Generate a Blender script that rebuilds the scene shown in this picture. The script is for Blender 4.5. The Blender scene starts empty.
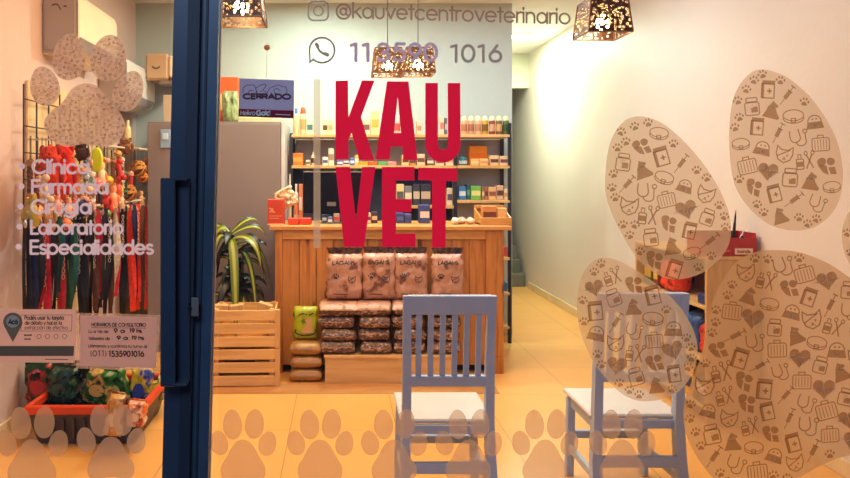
import bpy, bmesh, math, random
from mathutils import Vector, Matrix, noise
PI = math.pi
scn = bpy.context.scene
COL = scn.collection
random.seed(7)
F = 650.0            # focal length in pixels of the 850 px wide picture
CAMZ = 1.45
def P(x, y, Y): return Vector(((x-340)*Y/F, Y, CAMZ-(y-176)*Y/F))
def PX(x, Y): return (x-340)*Y/F
def PZ(y, Y): return CAMZ-(y-176)*Y/F

# ------------------------------------------------------------------ materials
MATS = {}
def rgb(c):
    if isinstance(c, (tuple, list)) and max(c) > 1.0:
        return tuple(((v/255.0)/12.92 if v/255.0 <= .04045 else ((v/255.0+.055)/1.055)**2.4) for v in c[:3]) + (1,)
    return tuple(c[:3]) + (1,)
def nm(name):
    m = bpy.data.materials.new(name); m.use_nodes = True
    nt = m.node_tree; nt.nodes.clear()
    out = nt.nodes.new('ShaderNodeOutputMaterial')
    return m, nt, out
def N(nt, t, **kw):
    n = nt.nodes.new(t)
    for k, v in kw.items():
        if k in n.inputs: n.inputs[k].default_value = v
        else: setattr(n, k, v)
    return n
def ramp(nt, src, stops):
    r = nt.nodes.new('ShaderNodeValToRGB')
    while len(r.color_ramp.elements) < len(stops): r.color_ramp.elements.new(.5)
    for e, (p, c) in zip(r.color_ramp.elements, stops): e.position = p; e.color = rgb(c)
    nt.links.new(src, r.inputs[0]); return r
def mat(key, color=None, rough=.6, metal=0, var=.12, scale=6, bump=0, bscale=40, emit=0, sheen=0, coat=0, sub=0):
    k = ('p', key)
    if k in MATS: return MATS[k]
    m, nt, out = nm(key)
    b = N(nt, 'ShaderNodeBsdfPrincipled'); b.inputs['Roughness'].default_value = rough; b.inputs['Metallic'].default_value = metal
    b.inputs['Coat Weight'].default_value = coat
    tc = N(nt, 'ShaderNodeTexCoord'); no = N(nt, 'ShaderNodeTexNoise'); no.inputs['Scale'].default_value = scale; no.inputs['Detail'].default_value = 4
    nt.links.new(tc.outputs['Object'], no.inputs['Vector'])
    c = rgb(color)
    r = ramp(nt, no.outputs['Fac'], [(.3, tuple(v*(1-var) for v in c[:3])), (.7, tuple(min(1, v*(1+var)) for v in c[:3]))])
    nt.links.new(r.outputs[0], b.inputs['Base Color'])
    if bump:
        n2 = N(nt, 'ShaderNodeTexNoise'); n2.inputs['Scale'].default_value = bscale; n2.inputs['Detail'].default_value = 5
        bp = N(nt, 'ShaderNodeBump'); bp.inputs['Strength'].default_value = bump; bp.inputs['Distance'].default_value = .01
        nt.links.new(tc.outputs['Object'], n2.inputs['Vector']); nt.links.new(n2.outputs['Fac'], bp.inputs['Height']); nt.links.new(bp.outputs[0], b.inputs['Normal'])
    if emit:
        b.inputs['Emission Color'].default_value = c; b.inputs['Emission Strength'].default_value = emit
    nt.links.new(b.outputs[0], out.inputs[0])
    MATS[k] = m; return m
def wood(key, c1, c2, axis='Z', rough=.45, scale=1.0, island=True, knots=True):
    k = ('w', key)
    if k in MATS: return MATS[k]
    m, nt, out = nm(key)
    b = N(nt, 'ShaderNodeBsdfPrincipled'); b.inputs['Roughness'].default_value = rough
    tc = N(nt, 'ShaderNodeTexCoord'); mp = N(nt, 'ShaderNodeMapping')
    s = {'X': (1.2, 14, 14), 'Y': (14, 1.2, 14), 'Z': (14, 14, 1.2)}[axis]
    mp.inputs['Scale'].default_value = tuple(v*scale for v in s)
    geo = N(nt, 'ShaderNodeNewGeometry')
    nt.links.new(tc.outputs['Object'], mp.inputs['Vector'])
    add = N(nt, 'ShaderNodeVectorMath', operation='ADD')
    sc = N(nt, 'ShaderNodeMath', operation='MULTIPLY'); sc.inputs[1].default_value = 37 if island else 0
    nt.links.new(geo.outputs['Random Per Island'], sc.inputs[0])
    nt.links.new(mp.outputs[0], add.inputs[0]); nt.links.new(sc.outputs[0], add.inputs[1])
    no = N(nt, 'ShaderNodeTexNoise'); no.inputs['Scale'].default_value = 2.2; no.inputs['Detail'].default_value = 6; no.inputs['Distortion'].default_value = .6
    nt.links.new(add.outputs[0], no.inputs['Vector'])
    r = ramp(nt, no.outputs['Fac'], [(.3, c2), (.52, c1), (.75, tuple(v*1.06 for v in rgb(c1)[:3]))])
    last = r.outputs[0]
    # each board its own tone
    mx = N(nt, 'ShaderNodeMix', data_type='RGBA', blend_type='MULTIPLY'); mx.inputs[0].default_value = 1
    r2 = ramp(nt, geo.outputs['Random Per Island'], [(0, (.74, .7, .66)), (1, (1, 1, 1))])
    nt.links.new(last, mx.inputs[6]); nt.links.new(r2.outputs[0], mx.inputs[7]); last = mx.outputs[2]
    if knots:
        mp2 = N(nt, 'ShaderNodeMapping'); s2 = {'X': (2.2, 7, 7), 'Y': (7, 2.2, 7), 'Z': (7, 7, 2.2)}[axis]
        mp2.inputs['Scale'].default_value = s2
        nt.links.new(tc.outputs['Object'], mp2.inputs['Vector'])
        vo = N(nt, 'ShaderNodeTexVoronoi'); vo.inputs['Scale'].default_value = 1.1
        nt.links.new(mp2.outputs[0], vo.inputs['Vector'])
        r3 = ramp(nt, vo.outputs['Distance'], [(.06, (.35, .2, .1)), (.16, (1, 1, 1))])
        m3 = N(nt, 'ShaderNodeMix', data_type='RGBA', blend_type='MULTIPLY'); m3.inputs[0].default_value = 1
        nt.links.new(last, m3.inputs[6]); nt.links.new(r3.outputs[0], m3.inputs[7]); last = m3.outputs[2]
    nt.links.new(last, b.inputs['Base Color'])
    bp = N(nt, 'ShaderNodeBump'); bp.inputs['Strength'].default_value = .15; bp.inputs['Distance'].default_value = .004
    nt.links.new(no.outputs['Fac'], bp.inputs['Height']); nt.links.new(bp.outputs[0], b.inputs['Normal'])
    nt.links.new(b.outputs[0], out.inputs[0]); MATS[k] = m; return m
def print_mat(key, base, dark, scale=60, thr=.5, rough=.35, stretch=(1, 1, 1), third=None):
    """plastic film with a busy print"""
    k = ('pr', key)
    if k in MATS: return MATS[k]
    m, nt, out = nm(key)
    b = N(nt, 'ShaderNodeBsdfPrincipled'); b.inputs['Roughness'].default_value = rough
    tc = N(nt, 'ShaderNodeTexCoord'); mp = N(nt, 'ShaderNodeMapping'); mp.inputs['Scale'].default_value = stretch
    oi = N(nt, 'ShaderNodeObjectInfo'); ad = N(nt, 'ShaderNodeVectorMath', operation='ADD')
    ml = N(nt, 'ShaderNodeMath', operation='MULTIPLY'); ml.inputs[1].default_value = 9
    nt.links.new(oi.outputs['Random'], ml.inputs[0])
    nt.links.new(tc.outputs['Object'], mp.inputs['Vector']); nt.links.new(mp.outputs[0], ad.inputs[0]); nt.links.new(ml.outputs[0], ad.inputs[1])
    no = N(nt, 'ShaderNodeTexNoise'); no.inputs['Scale'].default_value = scale; no.inputs['Detail'].default_value = 3
    nt.links.new(ad.outputs[0], no.inputs['Vector'])
    st = [(thr-.06, dark), (thr+.03, base)]
    if third: st = [(thr-.1, dark), (thr-.02, third), (thr+.06, base)]
    r = ramp(nt, no.outputs['Fac'], st)
    nt.links.new(r.outputs[0], b.inputs['Base Color'])
    n2 = N(nt, 'ShaderNodeTexNoise'); n2.inputs['Scale'].default_value = 16
    nt.links.new(ad.outputs[0], n2.inputs['Vector'])
    bp = N(nt, 'ShaderNodeBump'); bp.inputs['Strength'].default_value = .7; bp.inputs['Distance'].default_value = .012
    nt.links.new(n2.outputs['Fac'], bp.inputs['Height']); nt.links.new(bp.outputs[0], b.inputs['Normal'])
    nt.links.new(b.outputs[0], out.inputs[0]); MATS[k] = m; return m
def glass_mat():
    m, nt, out = nm('clear_glass')
    tr = N(nt, 'ShaderNodeBsdfTransparent'); tr.inputs[0].default_value = (.985, .99, .985, 1)
    gl = N(nt, 'ShaderNodeBsdfGlossy'); gl.inputs['Roughness'].default_value = .02
    mx = N(nt, 'ShaderNodeMixShader'); mx.inputs[0].default_value = .03
    nt.links.new(tr.outputs[0], mx.inputs[1]); nt.links.new(gl.outputs[0], mx.inputs[2]); nt.links.new(mx.outputs[0], out.inputs[0])
    return m
def vinyl(key, color, opacity, tint=(1, 1, 1), grain=0, transl=.5, gscale=900):
    """self-adhesive film: partly see-through, partly scattering (lit from both sides)"""
    k = ('v', key)
    if k in MATS: return MATS[k]
    m, nt, out = nm(key)
    df = N(nt, 'ShaderNodeBsdfDiffuse'); tl = N(nt, 'ShaderNodeBsdfTranslucent')
    df.inputs[0].default_value = rgb(color); tl.inputs[0].default_value = rgb(color)
    mx = N(nt, 'ShaderNodeMixShader'); mx.inputs[0].default_value = transl
    nt.links.new(df.outputs[0], mx.inputs[1]); nt.links.new(tl.outputs[0], mx.inputs[2])
    last = mx.outputs[0]
    if opacity < 1:
        tr = N(nt, 'ShaderNodeBsdfTransparent'); tr.inputs[0].default_value = rgb(tint)
        m2 = N(nt, 'ShaderNodeMixShader'); m2.inputs[0].default_value = opacity
        if grain:
            tc = N(nt, 'ShaderNodeTexCoord'); no = N(nt, 'ShaderNodeTexNoise'); no.inputs['Scale'].default_value = gscale; no.inputs['Detail'].default_value = 1
            nt.links.new(tc.outputs['Object'], no.inputs['Vector'])
            mr = N(nt, 'ShaderNodeMapRange'); mr.inputs['From Min'].default_value = .3; mr.inputs['From Max'].default_value = .7
            mr.inputs['To Min'].default_value = opacity-grain; mr.inputs['To Max'].default_value = opacity+grain
            nt.links.new(no.outputs['Fac'], mr.inputs['Value']); nt.links.new(mr.outputs[0], m2.inputs[0])
        nt.links.new(tr.outputs[0], m2.inputs[1]); nt.links.new(last, m2.inputs[2]); last = m2.outputs[0]
    nt.links.new(last, out.inputs[0]); MATS[k] = m; return m

# ------------------------------------------------------------------ mesh builder
class MB:
    def __init__(s): s.v = []; s.f = []; s.mi = []
    def add(s, vs, fs, mi=0):
        n = len(s.v); s.v += [Vector(v) for v in vs]
        for f in fs: s.f.append([i+n for i in f]); s.mi.append(mi)
        return s
    def box(s, x0, x1, y0, y1, z0, z1, bev=0, M=None, mi=0):
        x0, x1 = sorted((x0, x1)); y0, y1 = sorted((y0, y1)); z0, z1 = sorted((z0, z1))
        if bev:
            bev = min(bev, (x1-x0)*.45, (y1-y0)*.45, (z1-z0)*.45)
            vs = []; fs = []
            X = (x0, x1); Y = (y0, y1); Z = (z0, z1)
            idx = {}
            for i in (0, 1):
                for j in (0, 1):
                    for k in (0, 1):
                        sx = bev*(1-2*i); sy = bev*(1-2*j); sz = bev*(1-2*k)
                        for a, d in enumerate(((0, sy, sz), (sx, 0, sz), (sx, sy, 0))):
                            idx[(i, j, k, a)] = len(vs); vs.append((X[i]+d[0], Y[j]+d[1], Z[k]+d[2]))
                        fs.append([idx[(i, j, k, 0)], idx[(i, j, k, 1)], idx[(i, j, k, 2)]])
            for i in (0, 1):
                fs.append([idx[(i, 0, 0, 0)], idx[(i, 1, 0, 0)], idx[(i, 1, 1, 0)], idx[(i, 0, 1, 0)]])
                fs.append([idx[(0, i, 0, 1)], idx[(1, i, 0, 1)], idx[(1, i, 1, 1)], idx[(0, i, 1, 1)]])
                fs.append([idx[(0, 0, i, 2)], idx[(1, 0, i, 2)], idx[(1, 1, i, 2)], idx[(0, 1, i, 2)]])
                for j in (0, 1):
                    fs.append([idx[(i, j, 0, 0)], idx[(i, j, 1, 0)], idx[(i, j, 1, 1)], idx[(i, j, 0, 1)]])
                    fs.append([idx[(i, 0, j, 0)], idx[(i, 1, j, 0)], idx[(i, 1, j, 2)], idx[(i, 0, j, 2)]])
                    fs.append([idx[(0, i, j, 1)], idx[(1, i, j, 1)], idx[(1, i, j, 2)], idx[(0, i, j, 2)]])
        else:
            vs = [(x, y, z) for x in (x0, x1) for y in (y0, y1) for z in (z0, z1)]
            fs = [(0, 1, 3, 2), (4, 6, 7, 5), (0, 4, 5, 1), (2, 3, 7, 6), (0, 2, 6, 4), (1, 5, 7, 3)]
        if M is not None: vs = [M @ Vector(v) for v in vs]
        return s.add(vs, fs, mi)
    def beam(s, p0, p1, w, d, up=(0, 0, 1), mi=0):
        """rectangular bar from p0 to p1"""
        p0 = Vector(p0); p1 = Vector(p1); z = (p1-p0); L = z.length; z.normalize()
        u = Vector(up)
        if abs(z.dot(u)) > .95: u = Vector((0, 1, 0))
        x = u.cross(z).normalized(); y = z.cross(x)
        M = Matrix.Translation(p0) @ Matrix((x, y, z)).transposed().to_4x4()
        return s.box(-w/2, w/2, -d/2, d/2, 0, L, min(w, d)*.12, M, mi)
    def tube(s, pts, r, n=8, caps=True, mi=0, closed=False):
        pts = [Vector(p) for p in pts]; k = len(pts)
        rs = r if isinstance(r, (list, tuple)) else [r]*k
        vs = []; prev = None
        for i, p in enumerate(pts):
            a = pts[i-1] if (i > 0 or closed) else p; b = pts[(i+1) % k] if (i < k-1 or closed) else p
            t = (b-a).normalized() if (b-a).length > 1e-9 else Vector((0, 0, 1))
            if prev is None:
                u = Vector((0, 0, 1)) if abs(t.z) < .9 else Vector((1, 0, 0)); x = u.cross(t).normalized()
            else: x = (prev - t*prev.dot(t)).normalized()
            prev = x; y = t.cross(x)
            for j in range(n):
                a_ = 2*PI*j/n; vs.append(p + (x*math.cos(a_)+y*math.sin(a_))*rs[i])
        fs = []
        for i in range(k if closed else k-1):
            for j in range(n):
                a = i*n+j; b = i*n+(j+1) % n; c = ((i+1) % k)*n+(j+1) % n; d = ((i+1) % k)*n+j
                fs.append((a, b, c, d))
        if caps and not closed: fs.append(list(range(n))[::-1]); fs.append([(k-1)*n+j for j in range(n)])
        return s.add(vs, fs, mi)
    def lathe(s, prof, c=(0, 0, 0), n=16, M=None, mi=0, sy=1):
        vs = []; k = len(prof)
        for r, z in prof:
            for j in range(n): vs.append(Vector((r*math.cos(2*PI*j/n), sy*r*math.sin(2*PI*j/n), z)))
        if M is not None: vs = [M @ v for v in vs]
        vs = [v+Vector(c) for v in vs]
        fs = [(i*n+j, i*n+(j+1) % n, (i+1)*n+(j+1) % n, (i+1)*n+j) for i in range(k-1) for j in range(n)]
        if prof[0][0] > 1e-6: fs.append(list(range(n))[::-1])
        if prof[-1][0] > 1e-6: fs.append([(k-1)*n+j for j in range(n)])
        return s.add(vs, fs, mi)
    def ball(s, c, r, n=12, M=None, bump=0, seed=0, mi=0):
        if not isinstance(r, (tuple, list)): r = (r, r, r)
        m = n//2+2; vs = []
        for i in range(m+1):
            t = PI*i/m
            for j in range(n):
                p = 2*PI*j/n; v = Vector((math.sin(t)*math.cos(p), math.sin(t)*math.sin(p), math.cos(t)))
                q = 1+bump*noise.noise(v*2.5+Vector((seed, seed*1.7, 0)))
                vs.append(Vector((v.x*r[0]*q, v.y*r[1]*q, v.z*r[2]*q)))
        if M is not None: vs = [M @ v for v in vs]
        vs = [v+Vector(c) for v in vs]
        fs = [(i*n+j, (i+1)*n+j, (i+1)*n+(j+1) % n, i*n+(j+1) % n) for i in range(m) for j in range(n)]
        return s.add(vs, fs, mi)
    def pillow(s, w, d, h, c, nx=14, nz=16, end=.14, M=None, seed=0, wr=.006, mi=0, mfun=None):
        """stuffed bag: w across X, h along Z, d thick along Y; flattens to a seam at the ends"""
        vs = []; idx = {}
        for side in (-1, 1):
            for i in range(nx+1):
                for k in range(nz+1):
                    u = -1+2*i/nx; t = -1+2*k/nz
                    e = max(0, 1-abs(u)**5)**.5 * max(0, 1-abs(t)**7)**.6
                    pinch = 1-.07*(1-abs(t)**2)*0 - .05*math.cos(u*PI/2)*0
                    x = u*w/2*(1-.06*(abs(t) > .86)*1) ; z = t*h/2
                    q = wr*noise.noise(Vector((u*2.2+seed, t*2.6, side*3+seed*.3)))*e + wr*.5*noise.noise(Vector((u*6+seed, t*6, side)))*e
                    border = i in (0, nx) or k in (0, nz)
                    if border and side == 1: idx[(side, i, k)] = idx[(-1, i, k)]; continue
                    y = 0 if border else side*(d/2*e+q)
                    x += wr*.7*noise.noise(Vector((seed+9, t*3, 0)))
                    idx[(side, i, k)] = len(vs); vs.append(Vector((x, y, z)))
        if M is not None: vs = [M @ v for v in vs]
        vs = [v+Vector(c) for v in vs]
        n0 = len(s.v); s.v += vs
        for side in (-1, 1):
            for i in range(nx):
                for k in range(nz):
                    q = [idx[(side, i, k)], idx[(side, i+1, k)], idx[(side, i+1, k+1)], idx[(side, i, k+1)]]
                    if side == 1: q = q[::-1]
                    s.f.append([a+n0 for a in q]); s.mi.append(mfun(side, i, k) if mfun else mi)
        return s
    def poly(s, pts, mi=0): return s.add(pts, [list(range(len(pts)))], mi)
    def ribbon2(s, pts, w, to3, closed=False, mi=0):
        """flat stroke of width w through 2D pts; to3 maps 2D to 3D"""
        pts = [Vector((p[0], p[1])) for p in pts]; k = len(pts)
        if k < 2: return s
        L = []; R = []
        for i, p in enumerate(pts):
            a = pts[i-1] if (i > 0 or closed) else None; b = pts[(i+1) % k] if (i < k-1 or closed) else None
            d0 = (p-a).normalized() if a is not None and (p-a).length > 1e-9 else None; d1 = (b-p).normalized() if b is not None and (b-p).length > 1e-9 else None
            if d0 is None: d0 = d1
            if d1 is None: d1 = d0
            if d0 is None: d0 = d1 = Vector((1, 0))
            n0 = Vector((-d0.y, d0.x)); n1 = Vector((-d1.y, d1.x)); m = n0+n1
            m = n0 if m.length < .3 else m.normalized()
            f = min(1.8, 1/max(.4, m.dot(n0)))
            L.append(p+m*w/2*f); R.append(p-m*w/2*f)
        vs = [to3(q) for q in L]+[to3(q) for q in R]
        fs = [(i, (i+1) % k, k+(i+1) % k, k+i) for i in range(k if closed else k-1)]
        return s.add(vs, fs, mi)

def origin_of(o):
    v = Vector((0, 0, 0))
    while o is not None: v += Vector(o.location); o = o.parent
    return v
def obj(name, mb, m, parent=None, smooth=True, local=False, loc=None, sharp=40):
    me = bpy.data.meshes.new(name)
    off = Vector((0, 0, 0))
    if not local:
        if parent is not None: off = origin_of(parent)
        else:
            xs = [v.x for v in mb.v]; ys = [v.y for v in mb.v]; zs = [v.z for v in mb.v]
            off = Vector(((min(xs)+max(xs))/2, (min(ys)+max(ys))/2, min(zs)))
    me.from_pydata([tuple(v-off) for v in mb.v], [], mb.f)
    for x in (m if isinstance(m, (list, tuple)) else [m]): me.materials.append(x)
    if any(mb.mi): me.polygons.foreach_set('material_index', mb.mi)
    if smooth:
        me.polygons.foreach_set('use_smooth', [True]*len(me.polygons)); me.update()
        me.set_sharp_from_angle(angle=math.radians(sharp))
    me.update()
    o = bpy.data.objects.new(name, me); COL.objects.link(o)
    if parent is not None: o.parent = parent
    elif not local: o.location = off
    if loc is not None: o.location = loc
    return o
def tag(o, label, cat, group=None, kind=None):
    if label: o['label'] = label
    if cat: o['category'] = cat
    if group: o['group'] = group
    if kind: o['kind'] = kind
    return o
def thing(name, label, cat, loc=(0, 0, 0), group=None, rz=0):
    o = bpy.data.objects.new(name, None); COL.objects.link(o); o.location = loc; o.rotation_euler = (0, 0, rz)
    o.empty_display_size = .05
    return tag(o, label, cat, group)
def struct(name, mb, m, parent=None, smooth=False):
    o = obj(name, mb, m, parent, smooth)
    if parent is None: o['kind'] = 'structure'
    return o
def copy_tree(o, parent=None):
    c = o.copy(); COL.objects.link(c)
    if parent is not None: c.parent = parent
    for ch in [q for q in bpy.data.objects if q.parent == o]: copy_tree(ch, c)
    return c

# ------------------------------------------------------------------ camera
cam = bpy.data.cameras.new('camera'); co = bpy.data.objects.new('camera', cam); COL.objects.link(co)
co.location = (0, 0, CAMZ); co.rotation_euler = (PI/2, 0, 0)
cam.sensor_width = 36; cam.lens = F/850*36; cam.shift_x = (425-340)/850; cam.shift_y = -(239-176)/850
cam.clip_start = .05; scn.camera = co

# ------------------------------------------------------------------ room shell
XL, XR, YB, YE, H = -1.87, 2.44, 5.95, 8.4, 3.03
XC = 1.575
def plaster(key, c, rough=.75):
    return mat(key, c, rough, var=.03, scale=1.3, bump=.12, bscale=25)
m_wallr = plaster('painted_plaster_right', (.72, .59, .48), .5)
m_walll = plaster('painted_plaster_left', (.70, .50, .41))
m_wallb = plaster('painted_plaster_back', (.50, .54, .48))
m_ceil = plaster('ceiling_paint', (.80, .76, .68))
def floor_mat():
    m, nt, out = nm('glazed_floor_tiles')
    b = N(nt, 'ShaderNodeBsdfPrincipled')
    tc = N(nt, 'ShaderNodeTexCoord'); mp = N(nt, 'ShaderNodeMapping'); mp.inputs['Location'].default_value = (-.324+6.1, -4.32+6.1, 0)
    geo = N(nt, 'ShaderNodeNewGeometry'); nt.links.new(geo.outputs['Position'], mp.inputs['Vector'])
    br = N(nt, 'ShaderNodeTexBrick'); br.offset = 0; br.squash = 1
    br.inputs['Scale'].default_value = 1; br.inputs['Brick Width'].default_value = .61; br.inputs['Row Height'].default_value = .61
    br.inputs['Mortar Size'].default_value = .0025; br.inputs['Mortar Smooth'].default_value = .2
    br.inputs['Color1'].default_value = (.84, .42, .115, 1); br.inputs['Color2'].default_value = (.81, .395, .10, 1)
    br.inputs['Mortar'].default_value = (.36, .2, .07, 1)
    nt.links.new(mp.outputs[0], br.inputs['Vector'])
    no = N(nt, 'ShaderNodeTexNoise'); no.inputs['Scale'].default_value = 3; no.inputs['Detail'].default_value = 5; nt.links.new(geo.outputs['Position'], no.inputs['Vector'])
    r = ramp(nt, no.outputs['Fac'], [(.3, (.93, .92, .9)), (.7, (1, 1, 1))])
    mx = N(nt, 'ShaderNodeMix', data_type='RGBA', blend_type='MULTIPLY'); mx.inputs[0].default_value = 1
    nt.links.new(br.outputs['Color'], mx.inputs[6]); nt.links.new(r.outputs[0], mx.inputs[7]); nt.links.new(mx.outputs[2], b.inputs['Base Color'])
    b.inputs['Roughness'].default_value = .28
    nt.links.new(b.outputs[0], out.inputs[0]); return m
struct('floor', MB().box(XL-.1, XR+.1, 1.3, 10.6, -.08, 0), floor_mat())
struct('ceiling', MB().box(XL-.1, XR+.1, 1.34, 10.6, H, H+.1), m_ceil)
struct('wall_left', MB().box(XL-.1, XL, 1.3, YB+.1, 0, H), m_walll)
struct('wall_right', MB().box(XR, XR+.1, 1.3, 10.6, 0, H), m_wallr)
struct('wall_back', MB().box(XL-.1, XC, YB, YB+.1, 0, H), m_wallb)
struct('wall_corridor_left', MB().box(XC-.1, XC, YB+.1, YE, 0, H), m_wallb)
m_hall = plaster('hall_paint', (.62, .60, .42))
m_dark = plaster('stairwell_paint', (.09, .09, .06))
struct('wall_corridor_header', MB().box(XC, XR, YE, YE+.12, 2.59, H), m_hall)
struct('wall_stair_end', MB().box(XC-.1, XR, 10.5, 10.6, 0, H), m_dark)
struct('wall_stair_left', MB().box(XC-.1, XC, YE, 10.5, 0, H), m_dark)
m_base = mat('baseboard_tile', (.74, .56, .30), .4)
struct('baseboard_right', MB().box(XR-.014, XR, 1.4, YE, 0, .085, .003), m_base)
struct('baseboard_left', MB().box(XL, XL+.014, 1.4, YB, 0, .085, .003), m_base)
struct('baseboard_back', MB().box(XL+.014, XC, YB-.014, YB, 0, .085, .003), m_base)
# staircase at the far end of the corridor
st = thing('staircase', 'grey-green stairs climbing away at the far end of the corridor', 'stairs', (2.0, YE+.1, 0))
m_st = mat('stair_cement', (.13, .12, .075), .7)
for k in range(11):
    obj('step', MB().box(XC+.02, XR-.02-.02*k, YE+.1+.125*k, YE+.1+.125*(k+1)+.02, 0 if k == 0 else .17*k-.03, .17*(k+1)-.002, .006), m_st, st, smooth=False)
struct('floor_band_1', MB().box(PX(208, 4.45), PX(494, 4.5), 4.33, 4.53, 0, .004, .001), wood('dark_floor_band', (.58, .27, .085), (.48, .2, .06), 'X', .35, knots=False))  # thin flat strip, darker orange-brown than the floor around it
# pavement outside
struct('ground_outside', MB().box(-6, 6, -5, 1.3, -.1, -.02), mat('pavement', (.16, .16, .17), .8, bump=.3))

# ------------------------------------------------------------------ shop front: door leaf, frame, panes
G = 1.40
m_glass = glass_mat()
m_navy = mat('navy_painted_steel', (.018, .032, .058), .38, var=.25, scale=3, coat=.3)
m_navy_dk = mat('dark_navy_groove', (.008, .014, .03), .6)
m_navy_lt = mat('worn_blue_face', (.032, .058, .095), .4, var=.35, scale=5)
def lean(x_top, x_bot, Y):  # X of an edge that leans slightly, at top and bottom of frame
    return PX(x_top, Y), PX(x_bot, Y)
def post(xt0, xt1, xb0, xb1, y0, y1, m, parent, name, yt=-30, yb=560):
    mb = MB(); Yr = y0
    zt = PZ(yt, Yr); zb = PZ(yb, Yr)
    k = (yb-478)/478.; k2 = (0-yt)/478.
    def ex(a, b, t): return a+(b-a)*t
    a0, a1 = PX(ex(xt0, xb0, -k2), Yr), PX(ex(xt1, xb1, -k2), Yr); b0, b1 = PX(ex(xt0, xb0, 1+k), Yr), PX(ex(xt1, xb1, 1+k), Yr)
    vs = [(b0, y0, zb), (b1, y0, zb), (b1, y1, zb), (b0, y1, zb), (a0, y0, zt), (a1, y0, zt), (a1, y1, zt), (a0, y1, zt)]
    mb.add(vs, [(3, 2, 1, 0), (4, 5, 6, 7), (0, 1, 5, 4), (1, 2, 6, 5), (2, 3, 7, 6), (3, 0, 4, 7)])
    return obj(name, mb, m, parent, smooth=False)
win = thing('window_1', None, None, (1.0, G, .1)); win['kind'] = 'structure'
obj('pane', MB().box(PX(218, G), XR, G, G+.008, .05, H), m_glass, win, smooth=False)
post(190, 219, 178, 208, G-.03, G-.004, m_navy_lt, win, 'frame_post')
post(206, 208.5, 195, 197, G-.034, G-.03, m_navy_dk, win, 'frame_seam')
post(219.3, 221.8, 208.3, 210.3, G-.008, G-.001, mat('pale_bead', (.62, .5, .4), .5), win, 'glazing_bead')
obj('sill', MB().box(PX(190, G), XR, G-.05, G+.06, -.02, .06), m_navy, win, smooth=False)
door = thing('door_1', None, None, (-.8, G, 0)); door['kind'] = 'structure'
obj('pane', MB().box(XL, PX(170, G), G, G+.008, .05, H), m_glass, door, smooth=False)
post(174, 192, 162, 182, G-.045, G+.03, m_navy, door, 'stile')
post(188, 200, 178, 189, G-.05, G-.046+.02, m_navy_dk, door, 'stile_groove')
# pull handle: long folded steel profile
mb = MB()
hx0, hx1 = PX(161, G-.08), PX(187, G-.08); zt, zb = PZ(178, G-.08), PZ(386, G-.08)
mb.box(hx0, hx0+.010, G-.085, G-.045, zb, zt, .002)
mb.box(hx0, hx0+.030, G-.087, G-.078, zb, zt, .002)
mb.box(hx0+.020, hx1, G-.060, G-.050, zb+.0, zt, .002)
mb.box(hx0+.004, hx1, G-.085, G-.050, zt-.006, zt, .002); mb.box(hx0+.004, hx1, G-.085, G-.050, zb, zb+.006, .002)
obj('handle', mb, m_navy, door, smooth=False)
lp = obj('lock_plate', MB().box(PX(185.5, 1.3), PX(193.5, 1.3), G-.058, G-.052, PZ(318, 1.33), PZ(299, 1.33), .002), mat('brushed_steel', (.5, .45, .4), .35, 1), door, smooth=False)
mb = MB()
for yy in (302.5, 315): mb.ball(P(189.3, yy, 1.338), (.0025, .0012, .0025), 8)
mb.box(PX(187.3, 1.338), PX(191.5, 1.338), 1.339, 1.3415, PZ(310, 1.338), PZ(307.6, 1.338), .0005)
obj('keyhole', mb, mat('dark_metal', (.03, .03, .03), .4, .8), lp, smooth=False)

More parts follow.
